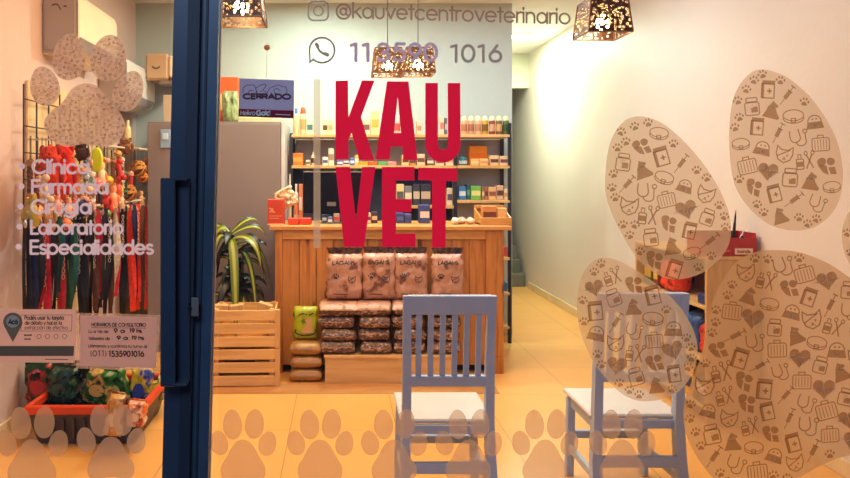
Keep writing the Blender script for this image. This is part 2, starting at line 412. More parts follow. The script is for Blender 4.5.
# ------------------------------------------------------------------ stroke lettering
def arc(cx, cy, rx, ry, a0, a1, n=14):
    return [(cx+rx*math.cos(math.radians(a0+(a1-a0)*i/n)), cy+ry*math.sin(math.radians(a0+(a1-a0)*i/n))) for i in range(n+1)]
X_, C_ = 5.0, 7.2    # x-height, cap height (centre lines from 0)
def bowl(x=2.5): return arc(x, 2.5, 2.5, 2.5, 0, 360, 20)
GL = {
 'a': ([arc(2.3, 2.5, 2.3, 2.5, 0, 360, 20), [(5, -.2), (5, 5.2)], [(4.4, 2.5), (5, 2.5)]], 6.3), 'b': ([bowl(), [(0, 0), (0, 7.4)]], 6.3), 'd': ([bowl(), [(5, 0), (5, 7.4)]], 6.3),
 'p': ([bowl(), [(0, -2.2), (0, 5)]], 6.3), 'g': ([bowl(), [(5, 5), (5, 0)]+arc(2.5, 0, 2.5, 2.2, 0, -150, 10)], 6.3),
 'q': ([bowl(), [(5, -2.2), (5, 5)]], 6.3), 'o': ([bowl()], 6.3), 'c': ([arc(2.5, 2.5, 2.5, 2.5, 48, 312, 16)], 5.7),
 'e': ([[(0.1, 2.5), (5, 2.5)]+arc(2.5, 2.5, 2.5, 2.5, 0, 315, 18)], 6.2),
 'k': ([[(0, 0), (0, 7.4)], [(3.6, 5), (0.3, 2.3)], [(1.3, 3.1), (4, 0)]], 5.0),
 'u': ([[(0, 5), (0, 2)]+arc(2, 2, 2, 2, 180, 360, 10)+[(4, 5)]], 5.4),
 'n': ([[(0, 0), (0, 5)], [(0, 3)]+arc(2, 3, 2, 2, 180, 0, 10)+[(4, 0)]], 5.4),
 'm': ([[(0, 0), (0, 5)], [(0, 3.2)]+arc(1.7, 3.2, 1.7, 1.8, 180, 0, 8)+[(3.4, 0)], [(3.4, 3.2)]+arc(5.1, 3.2, 1.7, 1.8, 180, 0, 8)+[(6.8, 0)]], 8.2),
 'v': ([[(0, 5), (2.1, 0.1), (4.2, 5)]], 5.2), 'y': ([[(0, 5), (2.1, .3)], [(4.2, 5), (1.2, -2.2)]], 5.2), 'w': ([[(0, 5), (1.6, .1), (3.2, 4.8), (4.8, .1), (6.4, 5)]], 7.4),
 't': ([[(1, 7), (1, 0)], [(-.3, 5), (2.3, 5)]], 3.0), 'r': ([[(0, 0), (0, 5)], [(0, 3.2)]+arc(1.9, 3.1, 1.9, 1.9, 175, 70, 6)], 3.3),
 'i': ([[(0, 0), (0, 5)], [(0, 6.6), (0, 7.3)]], 1.5), 'í': ([[(0, 0), (0, 5)], [(-.2, 6.2), (.9, 7.5)]], 1.8), 'l': ([[(0, 0), (0, 7.4)]], 1.5), 'j': ([[(0, 5), (0, -1.6), (-.8, -2.1)], [(0, 6.6), (0, 7.3)]], 1.6),
 's': ([arc(1.7, 3.75, 1.5, 1.25, 40, 270, 9)+arc(1.7, 1.25, 1.6, 1.25, 90, -140, 9)], 4.4),
 'f': ([[(1, 0), (1, 6)]+arc(2.3, 6, 1.3, 1.4, 180, 80, 5), [(-.2, 4.9), (2.4, 4.9)]], 3.0),
 'h': ([[(0, 0), (0, 7.4)], [(0, 3)]+arc(2, 3, 2, 2, 180, 0, 10)+[(4, 0)]], 5.4), 'x': ([[(0, 0), (4, 5)], [(0, 5), (4, 0)]], 5), 'z': ([[(0, 5), (4, 5), (0, 0), (4, 0)]], 5),
 'ó': ([bowl(), [(2.4, 6.2), (3.6, 7.5)]], 6.3), 'á': ([bowl(), [(5, 0), (5, 5)], [(2.4, 6.2), (3.6, 7.5)]], 6.3), 'é': ([[(0.1, 2.5), (5, 2.5)]+arc(2.5, 2.5, 2.5, 2.5, 0, 315, 18), [(2.4, 6.2), (3.6, 7.5)]], 6.3),
 'C': ([arc(3.6, 3.6, 3.6, 3.6, 45, 315, 18)], 7.5), 'F': ([[(0, 0), (0, 7.2), (3.8, 7.2)], [(0, 3.9), (3.5, 3.9)]], 4.8), 'L': ([[(0, 7.2), (0, 0), (3.6, 0)]], 4.6),
 'E': ([[(3.9, 7.2), (0, 7.2), (0, 0), (3.9, 0)], [(0, 3.8), (3.7, 3.8)]], 5.1), 'A': ([[(0, 0), (3, 7.2), (6, 0)], [(1.1, 2.4), (4.9, 2.4)]], 7), 'P': ([[(0, 0), (0, 7.2), (2.4, 7.2)]+arc(2.4, 5.4, 1.8, 1.8, 90, -90, 8)+[(0, 3.6)]], 5.2),
 'R': ([[(0, 0), (0, 7.2), (2.4, 7.2)]+arc(2.4, 5.4, 1.8, 1.8, 90, -90, 8)+[(0, 3.6)], [(2.2, 3.6), (4.4, 0)]], 5.4), 'D': ([[(0, 0), (0, 7.2), (2, 7.2)]+arc(2, 3.6, 3.4, 3.6, 90, -90, 12)+[(0, 0)]], 6.6),
 'O': ([arc(3.6, 3.6, 3.6, 3.6, 0, 360, 22)], 8.4), 'G': ([arc(3.6, 3.6, 3.6, 3.6, 45, 355, 18)+[(3.8, 3.4)]], 8.2), 'H': ([[(0, 0), (0, 7.2)], [(4.6, 0), (4.6, 7.2)], [(0, 3.8), (4.6, 3.8)]], 6), 'I': ([[(0, 0), (0, 7.2)]], 1.6),
 'S': ([arc(2.2, 5.4, 2, 1.8, 40, 270, 10)+arc(2.2, 1.8, 2.1, 1.8, 90, -140, 10)], 5.4), 'T': ([[(0, 7.2), (4.6, 7.2)], [(2.3, 7.2), (2.3, 0)]], 5.6), 'U': ([[(0, 7.2), (0, 2.4)]+arc(2.4, 2.4, 2.4, 2.4, 180, 360, 10)+[(4.8, 7.2)]], 6.2),
 'N': ([[(0, 0), (0, 7.2), (4.8, 0), (4.8, 7.2)]], 6.2), 'M': ([[(0, 0), (.8, 7.2), (3.4, 1), (6, 7.2), (6.8, 0)]], 8.2), 'V': ([[(0, 7.2), (2.8, 0), (5.6, 7.2)]], 6.6), 'Y': ([[(0, 7.2), (2.5, 3.6), (5, 7.2)], [(2.5, 3.6), (2.5, 0)]], 6),
 '0': ([arc(2.3, 3.6, 2.3, 3.6, 0, 360, 22)], 6), '1': ([[(.4, 6.6), (2.2, 7.2), (2.2, 0)]], 6-1.4), '3': ([arc(2.1, 5.4, 1.9, 1.8, 150, -90, 10)+arc(2.1, 1.85, 2.2, 1.85, 90, -150, 12)], 6),
 '5': ([[(4.2, 7.2), (1.2, 7.2), (.7, 4)]+arc(2.1, 2.3, 2.3, 2.3, 110, -150, 12)], 6), '9': ([arc(2.3, 4.9, 2.2, 2.3, 0, 360, 16), [(4.4, 4.3), (1.6, 0)]], 6), '6': ([arc(2.3, 2.3, 2.2, 2.3, 0, 360, 16), [(.2, 2.9), (3, 7.2)]], 6),
 '2': ([arc(2.2, 5, 2.1, 2.2, 170, -30, 9)+[(0, 0), (4.4, 0)]], 6), '4': ([[(3.4, 0), (3.4, 7.2), (0, 2), (4.6, 2)]], 6), '8': ([arc(2.2, 5.4, 1.8, 1.8, 0, 360, 14), arc(2.2, 1.85, 2.2, 1.85, 0, 360, 14)], 6),
 '@': ([arc(3.4, 2.9, 1.5, 1.6, 0, 360, 14), [(4.9, 4.6), (4.9, 2.0)]+arc(5.9, 2.0, 1.0, .9, 180, 330, 6)+arc(3.5, 2.9, 3.5, 3.6, 0, 318, 22)[0:23]], 8.2),
 '.': ([[(0, 0), (0, .5)]], 1.6), '!': ([[(0, 7.2), (0, 2)], [(0, 0), (0, .6)]], 1.8), '(': ([arc(2.4, 3.2, 2.4, 4.8, 130, 230, 8)], 2.6), ')': ([arc(-1, 3.2, 2.4, 4.8, 50, -50, 8)], 2.6), ' ': ([], 3.2), ':': ([[(0, 0), (0, .6)], [(0, 4), (0, 4.6)]], 1.8), ',': ([[(.2, .5), (-.2, -.9)]], 1.6),
}
def text(mb, s, x0, x1, yb, cap, w, Y, slope=0, mi=0, origin=None):
    """strokes for s between pixel x0..x1 (as seen at distance Y), baseline pixel yb, cap height px, stroke width px"""
    tot = 0; last = 0
    for ch in s: tot += GL[ch][1]; last = GL[ch][1]
    tot -= 1.1
    u = (x1-x0-w)/tot; v = (cap-w)/7.2
    cx = x0+w/2
    def to3(q): return Vector((PX(q[0], Y), Y, PZ(q[1], Y)))
    for ch in s:
        for stroke in GL[ch][0]:
            pts = [(cx+p[0]*u, yb-w/2-p[1]*v+slope*(cx+p[0]*u-x0)) for p in stroke]
            closed = len(pts) > 8 and (Vector(pts[0])-Vector(pts[-1])).length < .01*cap
            if closed: pts = pts[:-1]
            mb.ribbon2(pts, w, to3, closed, mi)
        cx += GL[ch][1]*u
    return mb
import numpy as np
def film(mb, strokes, to3, cell=.22):
    """cut strokes [(pts, width, closed)] from one sheet: the union of the strokes as a flat mesh without overlaps"""
    if not strokes: return mb
    P_ = [p for pts, w, c in strokes for p in pts]; wm = max(w for _, w, _ in strokes)
    x0 = min(p[0] for p in P_)-wm; x1 = max(p[0] for p in P_)+wm; y0 = min(p[1] for p in P_)-wm; y1 = max(p[1] for p in P_)+wm
    nx = int((x1-x0)/cell)+1; ny = int((y1-y0)/cell)+1
    gx, gy = np.meshgrid(x0+(np.arange(nx)+.5)*cell, y0+(np.arange(ny)+.5)*cell); on = np.zeros(gx.shape, bool)
    for pts, w, closed in strokes:
        q = list(pts)+([pts[0]] if closed else [])
        for a, b in zip(q, q[1:]):
            dx, dy = b[0]-a[0], b[1]-a[1]; L = max(1e-9, dx*dx+dy*dy)
            t_ = np.clip(((gx-a[0])*dx+(gy-a[1])*dy)/L, 0, 1); on |= (gx-a[0]-t_*dx)**2+(gy-a[1]-t_*dy)**2 < (w/2)**2
    for j in range(ny):
        row = np.flatnonzero(np.diff(np.concatenate(([0], on[j].astype(int), [0]))))
        for a, b in zip(row[::2], row[1::2]):
            xa, xb, ya, yb = x0+a*cell, x0+b*cell, y0+j*cell, y0+(j+1)*cell
            mb.poly([to3((xa, ya)), to3((xb, ya)), to3((xb, yb)), to3((xa, yb))])
    return mb
def film_text(mb, s, x0, x1, yb, cap, w, Y, slope=0):
    tot = sum(GL[ch][1] for ch in s)-1.1; u = (x1-x0-w)/tot; v = (cap-w)/7.2; cx = x0+w/2
    for ch in s:
        st_ = []
        for stroke in GL[ch][0]: st_.append(([(cx+p[0]*u, yb-w/2-p[1]*v+slope*(cx+p[0]*u-x0)) for p in stroke], w, False))
        film(mb, st_, lambda q: Vector((PX(q[0], Y), Y, PZ(q[1], Y)))); cx += GL[ch][1]*u
    return mb
DY = G-.004          # decals on the outer face of the glass
m_txt = vinyl('taupe_lettering_film', (150, 130, 116), 1, transl=.5)
m_txt2 = vinyl('lilac_lettering_film', (232, 212, 222), 1, transl=.5)
m_txt3 = vinyl('slate_lettering_film', (148, 146, 146), 1, transl=.5)
m_red = vinyl('crimson_film', (236, 34, 74), 1, transl=.40)
# instagram-like camera symbol + handle
def rrect(x0, x1, y0, y1, r, n=5):
    o = []
    for cx, cy, a in ((x1-r, y1-r, 0), (x0+r, y1-r, 90), (x0+r, y0+r, 180), (x1-r, y0+r, 270)): o += arc(cx, cy, r, r, a, a+90, n)
    return o
def d3(q, Y=DY): return Vector((PX(q[0], Y), Y, PZ(q[1], Y)))
t = thing('social_handle_lettering', 'thin grey social media handle lettering with rounded camera symbol at top of glass', 'lettering', P(440, 25, DY))
mb = MB(); mb.ribbon2(rrect(308.4, 328.2, 1.6, 20.4, 5), 1.6, d3, True); mb.ribbon2(arc(318.4, 11, 4.7, 4.7, 0, 360, 20)[:-1], 1.5, d3, True); mb.ribbon2([(323.6, 5), (324.8, 5.8)], 1.5, d3)
obj('camera_symbol', mb, m_txt3, t, smooth=False)
obj('handle_text', film_text(MB(), '@kauvetcentroveterinario', 335.5, 571, 18.2, 16.5, 2.0, DY, slope=.028), m_txt, t, smooth=False)
t = thing('phone_number_lettering', 'grey phone number lettering with speech bubble handset symbol under the social handle', 'lettering', P(405, 63, DY))
mb = MB(); mb.ribbon2([(310, 62.2)]+arc(322, 50.2, 12.6, 12.6, 158, -200, 30)[::1][2:-2], 1.9, d3, True)
obj('speech_bubble', mb, m_txt3, t, smooth=False)
mb = film(MB(), [([(316.6, 44.6), (317.6, 47.8), (319.8, 51), (322.8, 53.4), (326.4, 55)], 2.4, False), ([(316.6, 44.4), (317.8, 46.4)], 3.6, False), ([(325, 53.8), (327.6, 54.8)], 3.6, False)], d3)
obj('handset', mb, m_txt3, t, smooth=False)
for s_, xa, xb, yb_, ch_, sw in (('11', 348.5, 373, 62.3, 20, 3.4), ('3590', 376, 439, 62.3, 20, 3.3), ('1016', 449, 503.5, 63, 19, 2.9)):
    obj('digits', film_text(MB(), s_, xa, xb, yb_, ch_, sw, DY), vinyl('violet_reflection_film', (176, 164, 196), 1, transl=.5) if s_ != '1016' else m_txt3, t, smooth=False)  # leading digit groups tinted violet, a reflection put into the film colour
# KAU VET
def d3f(pts): return [d3(p) for p in pts]
LET = [
 ('K', [[(335.5, 81), (348, 80.5), (348.5, 117), (362, 80.5), (374.5, 80.5), (361, 117), (374, 160), (359.5, 160), (351.5, 133), (348.5, 140), (348.5, 159), (335.5, 159.5)]]),
 ('A', [[(387, 81.5), (408.5, 81.5), (417.5, 160), (403.5, 160), (402.3, 146.5), (391, 146.5), (389.2, 159.5), (375.5, 159.5)]]),
 ('U', [[(425.5, 83), (437.5, 83), (437.5, 142)]+[(443+5.4*math.cos(a), 143+7.5*math.sin(a)) for a in [PI-PI*i/8 for i in range(9)]][1:-1]+[(448.5, 142), (447.5, 83), (460, 83), (460.4, 142)]+[(443+17.4*math.cos(a), 144+18*math.sin(a)) for a in [PI*i/14 for i in range(15)]][1:-1]+[(425.5, 142)]]),
 ('V', [[(335.5, 167), (350, 167), (356, 221), (362, 167), (375.5, 167), (364, 247), (344, 247)]]),
 ('E', [[(382, 167), (414.5, 167), (414.5, 180.5), (396, 180.5), (396, 199), (411.5, 199), (411.5, 212), (396, 212), (396, 233.5), (415.5, 233.5), (415.5, 247), (382, 247)]]),
 ('T', [[(418.5, 167.5), (457.5, 168.5), (457, 181.5), (446, 181), (445.5, 247.5), (432, 247.5), (432, 180.5), (418, 180)]]),
]
t = thing('shop_name_lettering', 'large crimson block letters KAU VET stuck on the window glass', 'lettering', P(398, 248, DY))
for ch, polys in LET:
    mb = MB()
    for p in polys:
        if ch == 'A':   # a counter is cut by building two halves
            mb.poly(d3f([(387, 81.5), (397.7, 81.5), (397.7, 97), (394, 133), (399.7, 133), (399.7, 146.5), (391, 146.5), (389.2, 159.5), (375.5, 159.5)]))
            mb.poly(d3f([(397.7, 81.5), (408.5, 81.5), (417.5, 160), (403.5, 160), (402.3, 146.5), (399.7, 146.5), (399.7, 133), (401, 133), (397.7, 97)]))
        elif ch == 'U':
            mb.ribbon2([(431.6, 83), (431.6, 143)]+arc(443, 144, 11.4, 12.2, 180, 0, 12)[1:-1]+[(454.3, 143), (454, 83)], 12.6, d3)
        else: mb.poly(d3f(p))
    obj('letter', mb, m_red, t, smooth=False)
# thin vertical strip of leftover film
tag(obj('film_strip', MB().ribbon2([(317, 79), (317, 248)], 7, lambda q: d3(q, DY+.001)), vinyl('beige_film', (205, 190, 165), .55, transl=.6), smooth=False), 'narrow vertical strip of beige film left of the crimson letters', 'film strip')
# service list on the door
DD = G-.004
for s, x0, x1, yb, bx in (('Clínica', 31.5, 90, 174.5, 22), ('Farmacia', 31, 109, 194.5, 21.5), ('Cirugía', 30.5, 92, 214.5, 20.5), ('Laboratorio', 30, 124, 235, 19.5), ('Especialidades', 29.5, 154, 255, 18.5)):
    t = thing('service_lettering', f'pale lilac word {s} in the bulleted list on the door glass', 'lettering', P((x0+x1)/2, yb, DD), 'service words on the door glass')
    mb = MB(); mb.poly([d3(q) for q in arc(bx, yb-8.2, 3, 3.1, 0, 360, 16)[:-1]]); obj('bullet', mb, m_txt2, t, smooth=False)
    obj('word', film_text(MB(), s, x0, x1, yb, 15.5, 2.6, DD), m_txt2, t, smooth=False)

# ------------------------------------------------------------------ paw decals
def blob(cx, cy, rx, ry, rot=0, n=26, egg=.12):
    o = []
    for i in range(n):
        a = 2*PI*i/n; x = rx*math.cos(a); y = ry*math.sin(a)
        x *= 1+egg*math.sin(a)
        c, s = math.cos(math.radians(rot)), math.sin(math.radians(rot))
        o.append((cx+x*c-y*s, cy+x*s+y*c))
    return o
def smooth_poly(pts, it=2):
    for _ in range(it):
        q = []
        for i in range(len(pts)):
            a = pts[i]; b = pts[(i+1) % len(pts)]
            q += [(a[0]*.75+b[0]*.25, a[1]*.75+b[1]*.25), (a[0]*.25+b[0]*.75, a[1]*.25+b[1]*.75)]
        pts = q
    return pts
def pad_shape(cx, top, w, h):
    u = [(0, 0), (.3, .06), (.52, .22), (.72, .45), (.98, .66), (1.02, .88), (.85, 1.04), (.5, 1.04), (0, .96), (-.5, 1.04), (-.85, 1.04), (-1.02, .88), (-.98, .66), (-.72, .45), (-.52, .22), (-.3, .06)]
    return smooth_poly([(cx+a*w/2, top+b*h) for a, b in u])
m_paw = vinyl('frosted_taupe_film', (196, 160, 130), .55, (1, .95, .9), transl=.65)
def small_paw(cx, dy, k, label, m=m_paw):
    t = thing('paw_decal', label, 'decal', P(cx, 470+dy, DY), 'row of frosted paw prints low on the glass')
    for ox, oy, rx, ry, r in ((-24, 443, 9*k, 12.5*k, -12), (-10.5, 424.5, 9.6*k, 15*k, -4), (11.5, 424, 9.6*k, 15*k, 4), (24.5, 443.5, 9*k, 12.5*k, 12)):
        mb = MB(); mb.poly([d3(q) for q in blob(cx+ox*k, 440+(oy-440)*k+dy, rx, ry, r, egg=.08)]); obj('toe', mb, m, t, smooth=False)
    mb = MB(); mb.poly([d3(q) for q in pad_shape(cx, 439+dy, 45*k, 40*k)]); obj('pad', mb, m, t, smooth=False)
small_paw(32, -.5, 1.08, 'frosted paw print on the door glass, leftmost of the low row')
small_paw(111, -3, 1.04, 'frosted paw print on the door glass below the opening hours card', vinyl('frosted_taupe_film_b', (190, 156, 132), .62, transl=.6))
for cx, lb in ((243, 'frosted paw print just right of the blue door post, low on the glass'), (320, 'second frosted paw print right of the blue door post'), (394, 'frosted paw print overlapping the left legs of the nearer white chair'), (468.5, 'frosted paw print seen between the legs of the nearer white chair'), (545, 'frosted paw print between the two white chairs'), (622, 'frosted paw print in front of the seat of the farther right chair')):
    small_paw(cx, 0, 1, lb)
# printed icons: lists of ('f', pts) fills, ('s', pts, closed, w) strokes, ('l', ...) light strokes, in a -1..1 box with y up
def ic_paw():
    r = [('f', [(q[0], q[1]) for q in smooth_poly([(0, .15), (.4, -.1), (.65, -.55), (.3, -.75), (0, -.65), (-.3, -.75), (-.65, -.55), (-.4, -.1)], 1)])]
    for x, y in ((-.78, .15), (-.3, .62), (.3, .62), (.78, .15)): r.append(('f', blob(x, y, .2, .3, 0, 10, 0)))
    return r
def heart(s=1):
    return [(s*.062*16*math.sin(a)**3, s*.062*(13*math.cos(a)-5*math.cos(2*a)-2*math.cos(3*a)-math.cos(4*a))+.1) for a in [2*PI*i/28 for i in range(28)]]
def ic_heart(): return [('f', heart()), ('l', [(-1.1, 0), (-.35, 0), (-.1, .6), (.15, -.7), (.35, .05), (1.1, .05)], False, .17)]
def ic_cat(): return [('s', [(-.8, .85), (-.35, .5), (.35, .5), (.8, .85), (.85, .1), (.6, -.5), (0, -.8), (-.6, -.5), (-.85, .1)], True, .13), ('s', [(-.75, -.2), (.55, .55)], False, .12), ('f', blob(.3, -.05, .09, .12, 0, 8)), ('f', blob(.02, -.3, .12, .08, 0, 8)), ('s', [(-.2, -.5), (0, -.42), (.25, -.5)], False, .09)]
def ic_steth(): return [('s', [(-.75, .85), (-.85, .3)]+arc(-.35, .05, .5, .45, 170, 370, 9)+[(.1, .85)], False, .12), ('s', [(-.35, -.4)]+arc(.15, -.45, .5, .4, 180, 340, 7)+[(.65, -.1), (.7, .3)], False, .11), ('s', arc(.72, .5, .2, .2, 0, 360, 9)[:-1], True, .11)]
def ic_collar(): return [('s', arc(0, .15, .95, .5, 0, 360, 22)[:-1], True, .1), ('s', arc(0, -.08, .95, .5, 175, 365, 12), False, .1), ('s', [(-.2, -.5), (.2, -.5), (.2, -.15), (-.2, -.15)], True, .1)]
def ic_bag(): return [('s', [(-.6, -.85), (.65, -.85), (.65, .55), (-.6, .55)], True, .13), ('f', [(-.6, .5), (.65, .5), (.75, .9), (-.55, .9)]), ('f', [(-.6, -.85), (-.35, -.85), (-.35, .5), (-.6, .5)]), ('f', [(.1, -.4), (.24, -.4), (.24, .1), (.1, .1)]), ('f', [(-.08, -.22), (.42, -.22), (.42, -.08), (-.08, -.08)])]
def ic_jar(): return [('s', rrect(-.7, .7, -.85, .4, .2, 3), True, .12), ('s', rrect(-.55, .55, .45, .85, .12, 3), True, .12), ('f', [(-.1, -.6), (.55, -.6), (.55, -.05), (-.1, -.05)]), ('l', heart(.25), True, .06)]
def ic_sciss(): return [('s', rrect(-.9, -.2, -.85, .15, .1, 2), True, .12), ('f', [(-.85, -.6), (-.25, -.6), (-.25, -.1), (-.85, -.1)]), ('s', [(-.7, .25), (-.7, .6), (-.4, .6), (-.4, .25)], False, .1), ('s', [(.05, -.85), (.7, .5)], False, .14), ('s', [(.75, -.85), (.15, .5)], False, .14), ('s', arc(.78, .68, .16, .2, 0, 360, 8)[:-1], True, .1), ('s', arc(.1, .68, .16, .2, 0, 360, 8)[:-1], True, .1)]
def ic_crate(): return [('s', rrect(-.9, .9, -.75, .6, .2, 3), True, .11), ('s', [(-.3, .62), (-.3, .88), (.3, .88), (.3, .62)], False, .11)]+[('s', [(x, -.6), (x, .45)], False, .08) for x in (-.6, -.3, 0, .3, .6)]
def ic_bowl(): return [('f', [(-.9, -.65), (.9, -.65), (.72, .05), (-.72, .05)]), ('s', arc(0, .05, .68, .65, 0, 180, 10), False, .12), ('l', arc(0, -.3, .12, .12, 0, 360, 8)[:-1], True, .12), ('f', blob(-.2, .3, .1, .1, 0, 8, 0)), ('f', blob(.2, .32, .1, .1, 0, 8, 0))]
def ic_syr(): return [('s', [(-.3, -.35), (.35, .3)], False, .42), ('s', [(.35, .3), (.75, .7)], False, .1), ('s', [(.55, .9), (.95, .5)], False, .12), ('s', [(-.3, -.35), (-.85, -.9)], False, .08), ('s', [(.15, .5), (.55, .1)], False, .1)]
def ic_dog(): return [('f', [(-.85, -.75), (.75, -.75), (.85, -.55), (.5, -.1), (.25, .35), (.5, .45), (.45, .62), (.1, .8), (-.1, .95), (-.2, .75), (-.45, .3), (-.6, -.2)]), ('l', [(-.35, .3), (.25, .35)], False, .1)]
def ic_two(): return [('f', blob(-.4, .45, .42, .38, 20, 14)), ('f', blob(.42, .4, .38, .36, -20, 14)), ('f', [(-.8, .2), (0, .1), (.1, -.8), (-.4, -.5)]), ('f', [(.15, -.1), (.75, -.1), (.85, -.8), (.3, -.75)])]
BIG = [ic_heart, ic_cat, ic_steth, ic_collar, ic_bag, ic_jar, ic_sciss, ic_crate, ic_bowl, ic_syr, ic_dog, ic_two]
def inside(p, poly):
    c = False; n = len(poly)
    for i in range(n):
        x1, y1 = poly[i]; x2, y2 = poly[i-1]
        if (y1 > p[1]) != (y2 > p[1]) and p[0] < (x2-x1)*(p[1]-y1)/(y2-y1)+x1: c = not c
    return c
def edge_d(p, poly):
    best = 1e9
    for i in range(len(poly)):
        a = Vector(poly[i-1]); b = Vector(poly[i]); ab = b-a; q = Vector(p)
        t_ = max(0, min(1, (q-a).dot(ab)/max(1e-9, ab.length_squared))); best = min(best, (a+ab*t_-q).length)
    return best
def put_icon(mb, ic, cx, cy, r, rot, Y, eps=0):
    c, s = math.cos(rot), math.sin(rot)
    def T(q): return (cx+r*(q[0]*c-q[1]*s), cy-r*(q[0]*s+q[1]*c))
    for e in ic:
        if e[0] == 'f': mb.poly([d3(T(q), Y-.0003) for q in e[1]], 0)
        else: mb.ribbon2([T(q) for q in e[1]], max(e[3]*r, .0), lambda q, yy=(Y-.0003 if e[0] == 's' else Y-.0006): d3(q, yy), e[2], 0 if e[0] == 's' else 1)
m_egg = vinyl('printed_frost_film', (206, 178, 146), .58, (.96, .9, .84), grain=.05, transl=.75)
m_ink = vinyl('brown_print', (156, 120, 86), .52, (.85, .72, .6), transl=.7)
m_light = vinyl('unprinted_line', (212, 184, 150), .75, transl=.5)
def fill_icons(poly, pitch, r, rs, rng, ang=.3):
    mb = MB(); placed = []
    xs = [p[0] for p in poly]; ys = [p[1] for p in poly]; cx = sum(xs)/len(xs); cy = sum(ys)/len(ys)
    n = int(max(max(xs)-min(xs), max(ys)-min(ys))/pitch)+2; k = rng.randrange(12)
    ca, sa = math.cos(ang), math.sin(ang)
    for j in range(-n, n+1):
        for i in range(-n, n+1):
            u = (i+.5*(j % 2))*pitch+rng.uniform(-1, 1); v = j*pitch*.9+rng.uniform(-1, 1)
            p = (cx+u*ca-v*sa, cy+u*sa+v*ca)
            if p[0] > 872 or p[1] > 500 or not inside(p, poly) or edge_d(p, poly) < r*.92: continue
            k += 1; put_icon(mb, BIG[(k*5+j*3) % 12](), p[0], p[1], r*rng.uniform(.88, 1.05), rng.uniform(-.35, .35), DY); placed.append((p, r))
    tries = 0
    for q in range(6000):
        p = (rng.uniform(min(xs), min(870, max(xs))), rng.uniform(min(ys), min(498, max(ys))))
        if not inside(p, poly) or edge_d(p, poly) < rs*1.0: continue
        if all((Vector(p)-Vector(c)).length > rr*1.0+rs*.98 for c, rr in placed):
            put_icon(mb, ic_paw(), p[0], p[1], rs, rng.uniform(-.4, .4), DY); placed.append((p, rs))
    return mb
rng = random.Random(5)
EGGS = [
 [(605, 175), (605, 195), (612, 215), (624, 238), (636, 258), (649, 270), (664, 278), (680, 280), (700, 275), (716, 263), (727, 250), (731, 237), (731, 222), (727, 205), (718, 186), (706, 167), (690, 147), (670, 128), (655, 119), (638, 115.5), (626, 119), (616, 129), (608, 147)],
 [(752, 71), (762, 69), (773, 71), (787, 77), (799, 86), (811, 97), (822, 112), (831, 127), (838, 143), (842, 160), (843.5, 176), (842, 191), (838, 204), (831, 215), (821, 224), (811, 229), (798, 231), (785, 230), (771, 226), (759, 218), (748, 207), (740, 196), (734, 184), (731, 168), (729.5, 152), (729, 133), (730, 115), (733, 98), (740, 83)],
 [(604.5, 257), (616, 259), (629, 266), (647, 277), (664, 290), (678, 304), (689, 320), (695, 333), (698, 347), (697, 362), (692, 375), (684, 387), (674, 395), (660, 400), (644, 402), (631, 399), (619, 392), (606, 379), (595, 365), (586, 348), (580, 331), (577, 315), (577, 299), (579, 283), (585, 269), (594, 260)],
 [(868, 190), (882, 178), (898, 178), (912, 192), (918, 215), (914, 245), (900, 268), (880, 280), (860, 276), (847, 262), (841, 240), (843, 222), (853, 205)]]
PAD = [(779, 250), (763, 250), (749, 254), (738, 260), (729, 270), (721, 282), (714, 296), (709, 313), (706, 330), (703, 348), (698, 366), (692, 381), (686, 396), (683, 408), (683, 421), (686, 435), (692, 449), (700, 462), (709, 474), (722, 486), (745, 494), (768, 492), (790, 483), (805, 474), (820, 466), (835, 459), (850, 455), (880, 450), (915, 446), (940, 430), (948, 400), (940, 370), (920, 340), (895, 312), (870, 292), (850, 278), (832, 265), (812, 256), (795, 251)]
big = thing('giant_paw_decal', 'giant frosted paw print filled with small veterinary icons on the right glass', 'decal', P(780, 490, DY))
for poly in EGGS:
    o = obj('toe', MB().poly([d3(q) for q in smooth_poly(poly)]), m_egg, big, smooth=False)
    obj('printed_icons', fill_icons(poly, 22, 10.4, 5.0, rng, rng.uniform(.2, .5)), [m_ink, m_light], o, smooth=False)
o = obj('pad', MB().poly([d3(q) for q in smooth_poly(PAD)]), vinyl('printed_frost_pad', (192, 154, 114), .68, (.96, .88, .8), grain=.05, transl=.75), big, smooth=False)
obj('printed_icons', fill_icons(PAD, 22.5, 10.8, 5.2, rng, .35), [m_ink, m_light], o, smooth=False)
